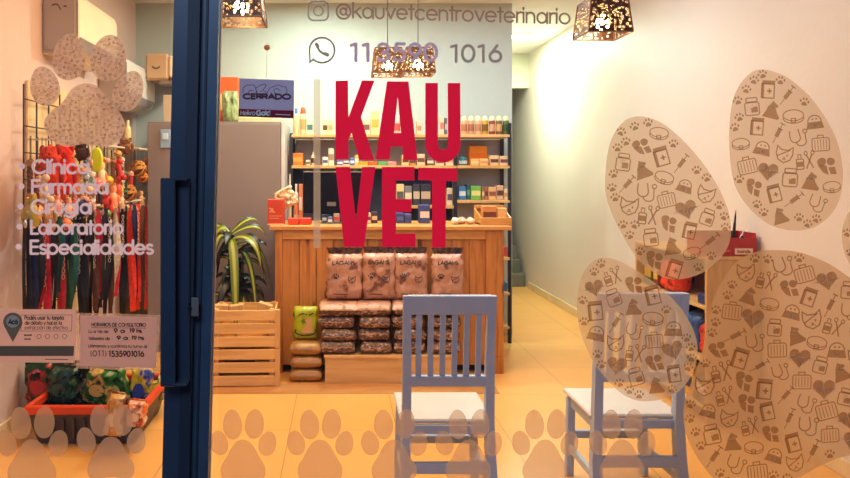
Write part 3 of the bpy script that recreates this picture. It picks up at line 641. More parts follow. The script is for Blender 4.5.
# patterned paw on the door
lp_ = thing('patterned_paw_decal', 'frosted paw print with tiny speckled icon pattern above the service list on the door', 'decal', P(85, 145, DY))
m_egg2 = vinyl('door_frost_film', (212, 180, 158), .80, (.96, .92, .88), grain=.08, transl=.65)
m_ink2 = vinyl('door_print', (150, 124, 106), .38, (.9, .85, .8), transl=.5)
DOOR = [blob(44.5, 86, 14.8, 20, -12), blob(69, 57, 16.5, 23.5, 4), blob(108.5, 58, 18, 23.5, 8), blob(128.5, 91, 14.5, 21, 22)]
DPAD = smooth_poly([(85, 82), (99, 86), (107, 99), (121, 113), (126, 126), (121, 140), (108, 147), (97, 146), (85, 143), (74, 146), (64, 147), (50, 140), (43, 126), (46, 115), (63, 103), (71, 88)], 2)
for nme, poly in [('toe', p) for p in DOOR]+[('pad', DPAD)]:
    o = obj(nme, MB().poly([d3(q) for q in poly]), m_egg2, lp_, smooth=False)
    mb = MB(); xs = [p[0] for p in poly]; ys = [p[1] for p in poly]; pl = []
    for q in range(1400):
        p = (rng.uniform(min(xs), max(xs)), rng.uniform(min(ys), max(ys)))
        if not inside(p, poly) or edge_d(p, poly) < 1.6 or any((Vector(p)-Vector(c)).length < 3.6 for c in pl): continue
        pl.append(p); f = rng.choice([ic_paw, ic_cat, ic_collar, ic_bag, ic_heart, ic_bowl, ic_crate, ic_dog])
        put_icon(mb, f(), p[0], p[1], 1.95, rng.uniform(-.6, .6), DY)
    obj('printed_icons', mb, [m_ink2, m_egg2], o, smooth=False)

# ------------------------------------------------------------------ cards on the door, CERRADO sign
m_card = vinyl('card_paper', (246, 212, 186), 1, transl=.55)
m_inkd = mat('black_ink', (.02, .02, .025), .6); m_inkg = mat('grey_brown_ink', (.20, .10, .05), .6); m_inkr = mat('maroon_ink', (.12, .015, .03), .6)
CY = G-.006
def quad(mb, pts, Y): return mb.poly([d3(p, Y) for p in pts])
def slab(pts, Y, th):
    n = len(pts); vs = [d3(p, Y) for p in pts]+[d3(p, Y)+Vector((0, th, 0)) for p in pts]
    mb = MB(); mb.add(vs, [list(range(n)), list(range(n, 2*n))[::-1]]+[(i, (i+1) % n, n+(i+1) % n, n+i) for i in range(n)]); return mb
t = thing('payment_card', 'white payment notice card with grey location pin, left of the opening hours card', 'card', P(38, 363, CY))
obj('paper', slab([(-14, 309.5), (76.5, 309.5), (74.5, 363), (-14, 362)], CY, .0015), m_card, t, smooth=False)
mb = MB(); quad(mb, [(-14, 346), (74, 346), (73.5, 356), (-14, 356)], CY-.0008); obj('printed_band', mb, m_inkg, t, smooth=False)
mb = MB(); mb.poly([d3(q, CY-.0006) for q in [(12.8, 342)]+arc(12.8, 322, 9.6, 9.4, 150, 390, 18)]); o = obj('location_pin', mb, mat('pin_ink', (.25, .14, .065), .6), t, smooth=False)
mb = MB(); mb.poly([d3(q, CY-.0009) for q in arc(12.8, 321.5, 6.6, 6.2, 0, 360, 18)[:-1]]); obj('pin_disc', mb, m_card, t, smooth=False)
m_ci = mat('card_ink', (.06, .05, .045), .6)
for a_ in (('Acá', 8, 18, 324.5, 5.5, 1.3, CY-.0012), ('Podés usar tu tarjeta', 24.5, 64, 320, 4.6, .75, CY-.0006), ('de débito y hacer la', 24.5, 62, 325, 4.4, .6, CY-.0006), ('extracción de efectivo', 24.5, 68, 329.6, 4.2, .45, CY-.0006), ('lunes a viernes', 24, 32, 336, 2.2, .35, CY-.0006), ('sábados', 24, 31, 340, 2.2, .35, CY-.0006)): obj('text_line', text(MB(), *a_), m_ci, t, smooth=False)
mb = MB(); mb.ribbon2([(21, 315), (72, 315), (71.6, 331), (21, 331)], .4, lambda q: d3(q, CY-.0006), True)
obj('text_frame', mb, m_ci, t, smooth=False)
for k in range(4):
    mb = MB(); mb.ribbon2(arc(39+k*8.5, 336.5, 2.2, 2.2, 0, 360, 10)[:-1], .4, lambda q: d3(q, CY-.0006), True); obj('round_symbol', mb, m_ci, t, smooth=False)
mb = MB(); mb.ribbon2([(45, 359.3), (68, 359.4)], .7, lambda q: d3(q, CY-.0006)); obj('footer_line', mb, m_ci, t, smooth=False)
t = thing('opening_hours_card', 'laminated white opening hours card with handwritten times taped on the door', 'card', P(118, 370, CY))
obj('laminate', slab([(77.5, 313), (160.5, 315), (157, 371), (76, 368.5)], CY, .001), vinyl('laminate_film', (222, 184, 158), .3, transl=.55), t, smooth=False)
obj('paper', slab([(80.5, 315.5), (158, 317.5), (155.3, 368), (79.3, 366)], CY-.0012, .001), m_card, t, smooth=False)
Yt = CY-.0026; m_c2 = mat('card_ink_2', (.07, .06, .06), .6)
for a_ in (('HORARIOS DE CONSULTORIO', 91.5, 146, 326.5, 4, .7, Yt, .01), ('Lu a Vie de', 88.5, 108.5, 333, 3.4, .5, Yt, .01), ('Sábados de', 88.5, 110, 340, 3.4, .5, Yt, .01), ('Llámanos y confirma tu turno al', 88.5, 147, 347.5, 3.4, .5, Yt, .01), ('(011)', 90.5, 106.5, 356.5, 6.2, .7, Yt)): obj('text_line', text(MB(), *a_), m_c2, t, smooth=False)
obj('underline', MB().ribbon2([(91.5, 327.6), (146, 328.2)], .35, lambda q: d3(q, Yt)), m_c2, t, smooth=False)
for a_ in (('9 a', 113.5, 125, 333, 4.6, .95, Yt, .01), ('19 hs', 129, 142, 333, 4.6, .95, Yt, .01), ('9 a', 116.5, 128, 340, 4.4, .95, Yt, .01), ('19 hs', 131, 144, 340, 4.4, .95, Yt, .01), ('1535901016', 108, 144.5, 357, 6.4, 1.15, Yt)): obj('handwriting', text(MB(), *a_), m_inkd, t, smooth=False)
SY = G+.018
t = thing('closed_sign', 'blue-grey hanging card sign reading CERRADO with maroon strip and sleeping pets', 'sign', P(266, 118, SY))
obj('card', slab([(239.5, 78.3), (294, 80.3), (293.6, 118.3), (238.4, 116.5)], SY, .002), vinyl('blue_card', (182, 188, 222), 1, transl=.7), t, smooth=False)
mb = MB(); quad(mb, [(238.7, 108.7), (293.7, 110.6), (293.6, 118.3), (238.4, 116.5)], SY-.0006); obj('maroon_strip', mb, vinyl('maroon_print', (150, 40, 62), 1, transl=.45), t, smooth=False)
mb = text(MB(), 'CERRADO', 242.5, 291.5, 99.6, 6.6, 2.0, SY-.001, .008); obj('word_cerrado', mb, mat('maroon_letter', (.10, .012, .035), .6), t, smooth=False)
mb = MB(); T3 = lambda q: d3(q, SY-.0008)
for pts in ([(243, 93), (243, 88), (247, 85), (254, 85), (256, 89), (257, 93)], [(256, 93), (256, 88), (260, 85.5), (265, 84), (266, 86), (263, 90), (267, 93)], [(267, 93), (270, 88), (275, 86), (279, 85), (282, 86.5), (286, 87), (287, 91), (286, 94)], [(275, 94), (274, 90), (277, 88), (280, 91)], [(248, 93), (250, 90), (253, 91)], [(260, 91), (262, 91.5)]): mb.ribbon2(pts, .6, T3)
obj('pet_drawing', mb, mat('drawing_ink', (.03, .035, .06), .6), t, smooth=False)
mb = MB(); text(mb, 'Heikro', 240.5, 255.5, 115.3, 5, .6, SY-.0012); text(mb, 'Gold', 256, 270.5, 115.8, 5.8, 1.3, SY-.0012); mb.ribbon2([(275.5, 114.3), (290.5, 115)], .7, lambda q: d3(q, SY-.0012)); obj('strip_text', mb, mat('white_print', (.75, .68, .68), .6), t, smooth=False)
obj('cord', MB().tube([P(266.5, 79.5, SY), P(267, 50, SY-.004)], .0006, 5), vinyl('nylon_cord', (225, 225, 205), .7, transl=.5), t)
mb = MB(); mb.ball(P(267, 47.5, SY-.004), (.007, .006, .0065), 12); obj('suction_cup', mb, vinyl('yellowed_rubber', (235, 190, 120), 1, transl=.6), t)

# ------------------------------------------------------------------ chairs
m_chair = mat('chair_paint_cool_lit', (.42, .50, .66), .42, var=.05, scale=9)  # white frame; cool light from outside is put into the bluish colour
def make_chair(label, x, y):
    t = thing('dining_chair', label, 'chair', (x, y, 0), 'white slatted wooden chairs')
    def ob(n, mb): return obj(n, mb, m_chair, t, smooth=False, local=True)
    W = .193; SH = .398; TH = .95
    for s in (-1, 1):
        mb = MB()   # rear post: gentle backward rake above the seat, splay below
        pts = [(s*(W-.004), -.035, 0), (s*(W-.010), .0, SH*.55), (s*(W-.017), .005, SH), (s*(W-.018), -.012, .7), (s*(W-.015), -.045, TH)]
        ring = []
        for i, p in enumerate(pts):
            w = (.023, .021, .019, .0175, .0165)[i]; d = (.019, .020, .021, .018, .015)[i]
            ring += [Vector((p[0]-w, p[1]-d, p[2])), Vector((p[0]+w, p[1]-d, p[2])), Vector((p[0]+w, p[1]+d, p[2])), Vector((p[0]-w, p[1]+d, p[2]))]
        fs = [(3, 2, 1, 0), (16, 17, 18, 19)]
        for i in range(4):
            for j in range(4): fs.append((i*4+j, i*4+(j+1) % 4, i*4+4+(j+1) % 4, i*4+4+j))
        mb.add(ring, fs); ob('leg', mb)
        ob('leg', MB().beam((s*(W-.012), .335, 0), (s*(W-.02), .33, SH-.02), .038, .034))
    def backy(z): return -.012-(z-.7)/.25*.033 if z > .7 else .005-(z-SH)/(.7-SH)*.017
    mb = MB(); z0, z1 = .872, .952
    mb.beam((0, backy(z0), z0), (0, backy(z1)-.002, z1), 2*W-.03, .026, up=(0, 1, 0)); ob('top_rail', mb)
    mb = MB(); z0, z1 = .560, .605
    mb.beam((0, backy(z0), z0), (0, backy(z1), z1), 2*W-.05, .026, up=(0, 1, 0)); ob('lower_back_rail', mb)
    for i in range(6):
        x_ = (i-2.5)*.0505
        mb = MB()
        for za, zb_ in ((.602, .7), (.7, .80), (.80, .875)): mb.beam((x_, backy(za), za), (x_, backy(zb_), zb_), .024, .013, up=(0, 1, 0))
        ob('slat', mb)
    seat = MB(); seat.box(-W-.008, W+.008, .012, .365, SH-.006, SH+.014, .006); obj('seat', seat, mat('seat_paint_warm_lit', (.64, .61, .58), .42, var=.04), t, smooth=False, local=True)  # same white chair, warm light on the seat put into a lighter colour
    mb = MB(); mb.box(-W+.03, W-.03, .32, .34, SH-.06, SH-.007, .002); mb.box(-W+.03, W-.03, .0, .018, SH-.045, SH-.007, .002)
    for s in (-1, 1): mb.box(s*(W-.03), s*(W-.012), .02, .32, SH-.06, SH-.007, .002)
    ob('apron', mb)
    ob('stretcher', MB().beam((-W+.025, -.008, .215), (W-.025, -.008, .215), .024, .046))
    ob('stretcher', MB().beam((-W+.03, .332, .20), (W-.03, .332, .20), .024, .036))
    for s in (-1, 1): ob('stretcher', MB().beam((s*(W-.012), .0, .14), (s*(W-.014), .33, .14), .022, .034))
    return t
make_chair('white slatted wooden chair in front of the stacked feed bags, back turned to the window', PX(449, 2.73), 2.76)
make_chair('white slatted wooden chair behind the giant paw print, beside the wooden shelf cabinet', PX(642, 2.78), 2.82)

# ------------------------------------------------------------------ pendants
def shade_mat():
    m, nt, out = nm('laser_cut_shade')
    tc = N(nt, 'ShaderNodeTexCoord'); vo = N(nt, 'ShaderNodeTexVoronoi'); vo.inputs['Scale'].default_value = 56; vo.inputs['Randomness'].default_value = .75
    nt.links.new(tc.outputs['Object'], vo.inputs['Vector'])
    lt = N(nt, 'ShaderNodeMath', operation='LESS_THAN'); lt.inputs[1].default_value = .44; nt.links.new(vo.outputs['Distance'], lt.inputs[0])
    br = N(nt, 'ShaderNodeBsdfPrincipled'); br.inputs['Base Color'].default_value = (.09, .04, .018, 1); br.inputs['Metallic'].default_value = .5; br.inputs['Roughness'].default_value = .45
    tr = N(nt, 'ShaderNodeBsdfTransparent'); tl = N(nt, 'ShaderNodeBsdfTranslucent'); tl.inputs[0].default_value = (.9, .6, .35, 1)
    m1 = N(nt, 'ShaderNodeMixShader'); m1.inputs[0].default_value = .16; nt.links.new(tr.outputs[0], m1.inputs[1]); nt.links.new(tl.outputs[0], m1.inputs[2])
    m2 = N(nt, 'ShaderNodeMixShader'); nt.links.new(lt.outputs[0], m2.inputs[0]); nt.links.new(br.outputs[0], m2.inputs[1]); nt.links.new(m1.outputs[0], m2.inputs[2])
    nt.links.new(m2.outputs[0], out.inputs[0]); return m
m_shade = shade_mat(); m_brz = mat('bronze_frame', (.20, .095, .035), .4, .6)
def bulb_mat():
    m, nt, out = nm('glowing_bulb'); e = N(nt, 'ShaderNodeEmission'); e.inputs[0].default_value = (1, .74, .38, 1); e.inputs[1].default_value = 40
    nt.links.new(e.outputs[0], out.inputs[0]); return m
m_bulb = bulb_mat()
def pendant(label, px, Y, pb, energy):
    """px: pixel column of the shade centre, pb: pixel row of its near lower edge"""
    wb = .108; wt = .090; h = .175; z = PZ(pb, Y-wb); x = PX(px, Y)
    t = thing('pendant_lamp', label, 'pendant lamp', (x, Y, z), 'square laser-cut pendant lamps')
    mb = MB()
    c = [(-1, -1), (1, -1), (1, 1), (-1, 1)]
    B = [Vector((a*wb, b*wb, 0)) for a, b in c]; T_ = [Vector((a*wt, b*wt, h)) for a, b in c]
    mb.add(B+T_, [(i, (i+1) % 4, 4+(i+1) % 4, 4+i) for i in range(4)])
    obj('shade', mb, m_shade, t, smooth=False, local=True)
    mb = MB()
    for i in range(4):
        mb.beam(B[i], B[(i+1) % 4], .008, .008); mb.beam(T_[i], T_[(i+1) % 4], .008, .008); mb.beam(B[i], T_[i], .008, .008)
    for i in (0, 1): mb.beam(T_[i], T_[i+2], .006, .004)
    obj('frame', mb, m_brz, t, smooth=False, local=True)
    mb = MB(); mb.lathe([(.016, .105), (.018, .12), (.018, .145), (.012, .155), (.012, .18)], n=14); obj('socket', mb, mat('brass_socket', (.35, .2, .08), .4, .7), t, local=True)
    mb = MB(); mb.lathe([(.001, .022), (.018, .026), (.032, .042), (.037, .06), (.032, .080), (.017, .097), (.013, .106)], n=18)
    bo = obj('bulb', mb, m_bulb, t, local=True)
    obj('cord', MB().tube([(0, 0, .175), (0, 0, H-z-.03)], .003, 6), m_inkd, t, local=True)
    obj('ceiling_rose', MB().lathe([(.045, H-z-.03), (.045, H-z-.01), (.03, H-z)], n=18), m_brz, t, local=True)
    l = bpy.data.lights.new('pendant_light', 'POINT'); l.energy = energy; l.color = (1, .62, .30); l.shadow_soft_size = .04
    lo = bpy.data.objects.new('pendant_light', l); COL.objects.link(lo); lo.parent = t; lo.location = (0, 0, .06)
    return t
PE = 29
pendant('brown filigree pendant lamp at top left beside the blue door post', 241, 3.0, 16, PE)
pendant('brown filigree pendant lamp above the crimson letter A, left of a close pair', 387.5, 4.55, 72.5, PE)
pendant('brown filigree pendant lamp of the close pair nearer the crimson letter U', 418, 4.6, 72, PE)
pendant('brown filigree pendant lamp at top right beside the end of the social handle', 602, 3.3, 31, PE)

# ------------------------------------------------------------------ air conditioners on the left wall
def aircon(label, y0, y1, z0, z1, m_body, m_end, dep=.21):
    t = thing('air_conditioner', label, 'air conditioner', (XL, y0, z0), 'air conditioners on the left wall')
    x = XL+.003; h = z1-z0
    prof = [(0, 0), (dep*.55, 0), (dep*.86, h*.12), (dep, h*.30), (dep, h*.9), (dep*.93, h), (0, h)]
    vs = [(x+a, y0, z0+b) for a, b in prof]+[(x+a, y1, z0+b) for a, b in prof]; n = len(prof)
    mb = MB(); mb.add(vs, [(i, (i+1) % n, n+(i+1) % n, n+i) for i in range(n)]); obj('casing', mb, m_body, t, smooth=False)
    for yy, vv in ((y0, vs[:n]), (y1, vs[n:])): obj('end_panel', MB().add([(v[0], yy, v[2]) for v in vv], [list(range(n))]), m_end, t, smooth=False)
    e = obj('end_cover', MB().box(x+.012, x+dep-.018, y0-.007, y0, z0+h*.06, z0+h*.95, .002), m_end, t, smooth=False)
    obj('air_flap', MB().add([(x+dep*.87, y0+.02, z0+h*.11), (x+dep*1.01, y0+.02, z0+h*.28), (x+dep*1.01, y1-.02, z0+h*.28), (x+dep*.87, y1-.02, z0+h*.11)], [(0, 1, 2, 3)]), mat('flap_grey', (.30, .25, .24), .5), t, smooth=False)
    return t, e, x
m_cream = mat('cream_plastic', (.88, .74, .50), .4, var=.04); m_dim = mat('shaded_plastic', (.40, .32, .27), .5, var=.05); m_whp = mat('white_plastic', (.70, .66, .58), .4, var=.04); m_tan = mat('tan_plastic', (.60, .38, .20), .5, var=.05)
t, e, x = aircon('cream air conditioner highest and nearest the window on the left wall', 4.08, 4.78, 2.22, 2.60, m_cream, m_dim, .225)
mb = MB(); Ye = 4.08-.0085
mb.ribbon2(arc(x+.085, 2.525-.012, .022, .014, 160, 20, 6), .009, lambda q: Vector((q[0], Ye, q[1]))); mb.ribbon2([(x+.105, 2.515), (x+.118, 2.49)], .007, lambda q: Vector((q[0], Ye, q[1]))); mb.ribbon2([(x+.135, 2.515), (x+.155, 2.513)], .01, lambda q: Vector((q[0], Ye, q[1]))); mb.ribbon2([(x+.07, 2.56), (x+.15, 2.558)], .003, lambda q: Vector((q[0], Ye, q[1])))
obj('moulded_mark', mb, mat('brown_mark', (.10, .05, .03), .6), e, smooth=False)
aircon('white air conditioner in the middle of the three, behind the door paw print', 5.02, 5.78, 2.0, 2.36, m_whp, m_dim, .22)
# farthest one: facing the room from above the grey cabinet
t = thing('air_conditioner', 'small tan and cream air conditioner above the grey cabinet, farthest of the three', 'air conditioner', P(165, 85, 5.6), 'air conditioners on the left wall')
a, b = P(145, 53, 5.5), P(168.5, 80, 5.5)
obj('end_panel', MB().box(a.x, b.x, 5.5, 5.72, b.z, a.z, .02), m_tan, t, smooth=False)
obj('casing', MB().box(b.x, PX(184, 5.5), 5.5, 5.9, b.z+.02, a.z-.02, .015), m_cream, t, smooth=False)
obj('air_flap', MB().box(b.x-.08, PX(183, 5.5), 5.49, 5.62, b.z-.045, b.z-.005, .01), mat('flap_dark', (.22, .15, .11), .5), t, smooth=False)
obj('wall_bracket', MB().box(a.x, PX(180, 5.5), 5.72, YB-.002, b.z+.03, b.z+.08), m_dim, t, smooth=False)
mb = MB(); mb.ribbon2(arc(PX(156, 5.498), PZ(66, 5.498), .03, .02, 180, 360, 6), .012, lambda q: Vector((q[0], 5.498, q[1]))); obj('moulded_mark', mb, mat('brown_mark', None), t, smooth=False)

# ------------------------------------------------------------------ grey cabinet, things on it
m_grey = mat('grey_laminate', (.25, .19, .165), .5, var=.05, scale=2)
cx0, cx1 = PX(147, 5.35), PX(281, 5.35); cz = 1.90
t = thing('tall_cabinet', 'tall grey two-door cabinet behind the potted plant', 'cabinet', ((cx0+cx1)/2, 5.5, 0))
obj('body', MB().box(cx0, cx1, 5.37, 5.9, 0, cz, .004), m_grey, t, smooth=False)
xm = (cx0+cx1)/2
for a, b in ((cx0+.004, xm-.002), (xm+.002, cx1-.004)):
    d = obj('door', MB().box(a, b, 5.35, 5.37, .06, cz-.02, .003), m_grey, t, smooth=False)
    hx = b-.05 if a < xm-.1 else a+.05
    obj('knob', MB().ball((hx, 5.335, 1.0), .014, 10), m_dim, d)
obj('edge_highlight', MB().box(cx1, cx1+.028, 5.36, 5.89, 0, cz-.01, .003), mat('pale_edge_highlight', (.62, .56, .50), .5), t, smooth=False)  # pale strip paints the highlight along the cabinet's side edge
t = thing('wall_switch_box', 'pale blue switch box mounted on the grey cabinet left of the door post', 'switch', P(165, 146, 5.33))
a = P(160, 129.5, 5.33); b = P(170.5, 148, 5.33)
obj('plate', MB().box(a.x, b.x, 5.335, 5.349, b.z, a.z, .004), mat('pale_blue_plastic', (.30, .42, .55), .4), t, smooth=False)
obj('rocker', MB().box(a.x+.02, b.x-.02, 5.329, 5.335, b.z+.07, a.z-.03, .002), mat('white_rocker', (.62, .72, .82), .4), t, smooth=False)
def carton(name, label, x0, x1, yt, yb, Y, d, c, group=None, band=None, cat='box', z0=None, rough=.6, bandm=None, hb=(.3, .65)):
    """printed carton whose front spans pixel columns x0..x1, top row yt, standing on height z0"""
    zb = PZ(yb, Y) if z0 is None else z0; zt = PZ(yt, Y)
    key = 'card_%d_%d_%d' % tuple(int(v) for v in c)
    X0, X1 = PX(x0, Y), PX(x1, Y)
    bx = MB().box(X0, X1, Y, Y+d, zb, zt, min(.004, (X1-X0)*.1))
    if band:
        t = thing(name, label, cat, ((X0+X1)/2, Y+d/2, zb), group)
        obj('body', bx, mat(key, c, rough, var=.06), t, smooth=False)
        h = zt-zb; k2 = 'card_%d_%d_%d' % tuple(int(v) for v in band)
        obj('printed_label', MB().box(X0+.06*(X1-X0), X1-.06*(X1-X0), Y-.0012, Y, zb+h*hb[0], zb+h*hb[1]), mat(k2, band, rough, var=.06), t, smooth=False)
        return t
    return tag(obj(name, bx, mat(key, c, rough, var=.06), smooth=False), label, cat, group)
def bottle(label, x0, x1, yt, z0, Y, c, cap, capc=(230, 215, 190), group=None, kind='bottle', dome=True, lab=None):
    X0, X1 = PX(x0, Y), PX(x1, Y); cx = (X0+X1)/2; r = (X1-X0)/2; zt = PZ(yt, Y); h = zt-z0
    t = thing(kind, label, kind, (cx, Y+r, z0), group)
    kb = 'plastic_%d_%d_%d' % c; kc = 'plastic_%d_%d_%d' % capc
    obj('body', MB().lathe([(r*.9, 0), (r, h*.03), (r, h*.66), (r*.9, h*.74), (r*.5, h*.79)], n=14), mat(kb, c, .35, var=.05), t, local=True)
    if dome: prof = [(r*.86, h*.72), (r*.9, h*.80), (r*.78, h*.91), (r*.42, h*.98), (.0005, h)]
    else: prof = [(r*.45, h*.78), (r*.45, h*.97), (r*.4, h), (.0005, h)]
    obj('cap', MB().lathe(prof, n=14), mat(kc, capc, .35, var=.03), t, local=True)
    if lab:
        obj('printed_label', MB().lathe([(r*1.01, h*.18), (r*1.01, h*.55)], n=14), mat('plastic_%d_%d_%d' % lab, lab, .4, var=.2, scale=60), t, local=True)
    return t
z_c = cz+.001
carton('cardboard_box', 'white carton on the cabinet beside the blue door post', 163, 176, 95, 0, 5.42, .2, (205, 180, 150), z0=z_c)
carton('cardboard_box', 'bright orange box at the back on the cabinet left of the CERRADO sign', 219, 238, 77, 0, 5.7, .12, (236, 92, 30), band=(245, 190, 110), z0=z_c)
mb = MB(); a = PX(221, 5.5); b = PX(237, 5.5); mb.pillow(b-a, .12, PZ(90, 5.5)-z_c, ((a+b)/2, 5.56, (PZ(90, 5.5)+z_c)/2), seed=3, wr=.02)
t = obj('green_bag', mb, print_mat('green_sack', (150, 160, 105), (110, 128, 80), 20, .45)); t.name = 'sack'; tag(t, 'pale green filled sack on the cabinet next to the door post', 'bag')
carton('cardboard_box', 'cream box behind the CERRADO sign on the cabinet', 236, 262, 98, 0, 5.62, .15, (238, 205, 150), z0=z_c)
carton('flat_tray', 'low pale green tray lying along the cabinet top', 238, 272, 117, 0, 5.44, .15, (190, 190, 140), cat='tray', z0=z_c)
carton('cardboard_box', 'small cream carton at the right corner of the grey cabinet top', 273, 281.5, 118, 0, 5.4, .1, (240, 215, 160), z0=z_c)

# ------------------------------------------------------------------ shelving behind the counter
SX0, SXM, SX1 = PX(291.5, 5.66), PX(455, 5.66), PX(509, 5.66)
S1, S2, S3 = PZ(134.5, 5.64), PZ(165.5, 5.64), PZ(200, 5.64)
t = thing('shelving_unit', 'black metal shelving with honey wood boards behind the counter', 'shelving', ((SX0+SX1)/2, 5.75, 0))
m_blk = mat('black_steel', (.012, .012, .014), .5); m_brd = wood('shelf_board_wood', (.78, .46, .17), (.60, .31, .09), 'X', knots=False)
for x in (SX0, SXM, SX1):
    for y in (5.64, 5.90): obj('upright', MB().box(x-.014, x+.014, y-.014, y+.014, 0, S1+.01 if x < SX1 else S1+.1, .002), m_blk, t, smooth=False)
def board(x0, x1, z, n='shelf_board'): return obj(n, MB().box(x0, x1, 5.625, 5.915, z-.026, z, .003), m_brd, t, smooth=False)
for z in (S1, S2): board(SX0, SXM+.012, z); board(SXM+.014, SX1, z)
board(SXM+.014, SX1, S3)
board(PX(395, 5.64), SXM-.016, PZ(205.5, 5.64))
for z in (PZ(257, 5.64), PZ(292, 5.64), .15): board(SXM+.014, SX1, z); board(SX0, SXM+.012, z)
obj('back_panel', MB().box(SX0, SXM, 5.918, 5.925, .1, S2-.03), mat('navy_panel', (.035, .05, .11), .6), t, smooth=False)
obj('back_panel', MB().box(SX0+.02, SX1, 5.918, 5.925, S2, S1-.03), mat('grey_panel', (.38, .37, .38), .6), t, smooth=False)
obj('back_panel', MB().box(SXM, SX1, 5.918, 5.925, .1, S2-.03), mat('grey_panel', None), t, smooth=False)
YS = 5.67; e = .0008
# top shelf, right bay
for i, (c, lab, lb) in enumerate([((225, 165, 120), (180, 110, 70), 'peach bottle with white dome cap, first right of the letter U'), ((215, 150, 110), (160, 95, 60), 'salmon bottle with white dome cap, second from the letter U'), ((222, 172, 130), (190, 120, 80), 'pale peach bottle with white dome cap, left of the yellow one'),
    ((205, 150, 20), (120, 80, 10), 'mustard yellow bottle with white dome cap on the top shelf'), ((140, 60, 30), (210, 150, 110), 'reddish brown bottle with white dome cap on the top shelf'), ((120, 85, 45), (200, 150, 90), 'olive brown bottle with white dome cap on the top shelf'), ((85, 100, 40), (50, 70, 25), 'dark green bottle with white dome cap at the right end of top shelf')]):
    x = 461.5+i*7.0
    bottle(lb, x, x+6.4, 115.5, S1+e, YS, c, None, (238, 226, 170), 'domed bottles on the top shelf', lab=lab)
# top shelf, left bay
bottle('cream bottle with blue cap at the left end of the top shelf', 293, 299, 108, S1+e, YS, (225, 190, 140), None, (90, 110, 200), dome=False)
bottle('cream bottle with orange-red cap beside the blue-capped one', 299.8, 306, 106.5, S1+e, YS, (222, 195, 150), None, (235, 80, 30), dome=True, lab=(180, 150, 90))
top_left = [(306.8, 313, 119, (235, 215, 165), (60, 110, 110), 'cream box with teal print next to the orange-capped bottle'), (322.5, 327.8, 120, (238, 210, 150), (90, 60, 40), 'narrow cream box right of the film strip on top shelf'), (328.2, 332.8, 120, (230, 200, 145), (190, 150, 90), 'narrow tan box beside the cream one on top shelf'),
 (335.5, 341, 115, (225, 180, 150), (200, 90, 80), 'tall pinkish carton at the stem of the letter K'), (362.5, 370, 119, (220, 190, 150), (120, 70, 60), 'beige carton between letters K and A on top shelf'), (371, 379, 111, (238, 205, 130), (225, 160, 60), 'large cream carton between letters K and A on top shelf'), (417, 421.5, 121, (225, 190, 150), (200, 120, 90), 'pale carton left of the letter U on top shelf'), (440, 444.2, 116, (230, 190, 160), (210, 110, 100), 'white and pink carton inside the letter U'), (444.8, 447.3, 118, (90, 90, 100), (180, 170, 160), 'dark grey narrow carton inside the letter U')]
for x0, x1, yt, c, b, lb in top_left: carton('product_box', lb, x0, x1, yt, 0, YS, .09, c, band=b, z0=S1+e)
for x0, x1, lb in ((382, 387, 'white bottle visible at the left foot of the letter A on top shelf'), (394.5, 400.5, 'white bottle seen through the letter A'), (449.2, 455, 'white bottle behind the letter U right arm'), (408, 414, 'pink bottle with pale cap right of the letter A')):
    bottle(lb, x0, x1, 114, S1+e, YS, (228, 185, 160), None, (235, 215, 180), dome=True, lab=(200, 80, 70))
# second shelf
sec = [(289.5, 303, 153, (238, 110, 20), (245, 150, 60), 'orange carton at the left end of the second shelf'), (322.5, 328, 157, (230, 215, 190), (80, 90, 120), 'small white box right of film strip on second shelf'), (328.5, 334, 148, (225, 205, 175), (160, 120, 90), 'tall off-white box left of the letter K on second shelf'),
 (350, 354.5, 158, (90, 100, 170), (220, 220, 230), 'blue and white box under the letter K'), (402.2, 409, 155, (230, 180, 120), (90, 50, 30), 'tan box between letters A and U on second shelf'), (409.6, 416, 157, (190, 120, 70), (90, 50, 30), 'brown box between letters A and U on second shelf'), (417, 425, 154, (225, 185, 140), (110, 60, 40), 'beige carton left below the letter U on second shelf'), (427, 434, 158, (120, 70, 60), (220, 200, 170), 'dark brown box beneath the letter U'), (435, 444, 158, (225, 190, 150), (140, 90, 60), 'cream box beneath the letter U'), (446, 453.5, 155, (235, 200, 160), (200, 150, 110), 'white carton at the end of the second shelf left bay'),
 (469.5, 487, 146, (240, 150, 15), (235, 120, 10), 'large yellow-orange box standing on the second shelf right bay')]
for k, (x0, x1, yt, c, b, lb) in enumerate(sec):
    carton('product_box', lb, x0, x1, yt, 0, YS+(.11 if k == 10 else 0), .1, c, band=b, z0=S2+e)
for x0, x1, c, b, lb in ((471, 479, (225, 165, 95), (240, 190, 130), 'tan carton in front of the yellow-orange box, left one'), (479.6, 488.4, (230, 175, 105), (205, 140, 80), 'tan carton in front of the yellow-orange box, right one')): carton('product_box', lb, x0, x1, 158.8, 0, YS-.02, .08, c, band=b, z0=S2+e)
for x0, x1, yt, c, b, lb in ((490, 499, 155.5, (222, 180, 130), (90, 50, 40), 'patterned cream box near right end of second shelf'), (499.8, 508, 156, (225, 185, 140), (110, 60, 50), 'patterned cream box at right end of second shelf'), (306, 310, 160, (225, 200, 160), (110, 80, 60), 'tiny cream box beside the orange carton')): carton('product_box', lb, x0, x1, yt, 0, YS, .1, c, band=b, z0=S2+e)
bottle('teal jar on the second shelf left of the tan cartons', 459.5, 468, 156.5, S2+e, YS, (45, 105, 110), None, (60, 130, 130), kind='jar', lab=(190, 200, 190))
bottle('small white bottle with dark label beside the orange carton', 311, 315.5, 152, S2+e, YS, (228, 195, 160), None, (225, 200, 170), dome=False, lab=(60, 50, 50))
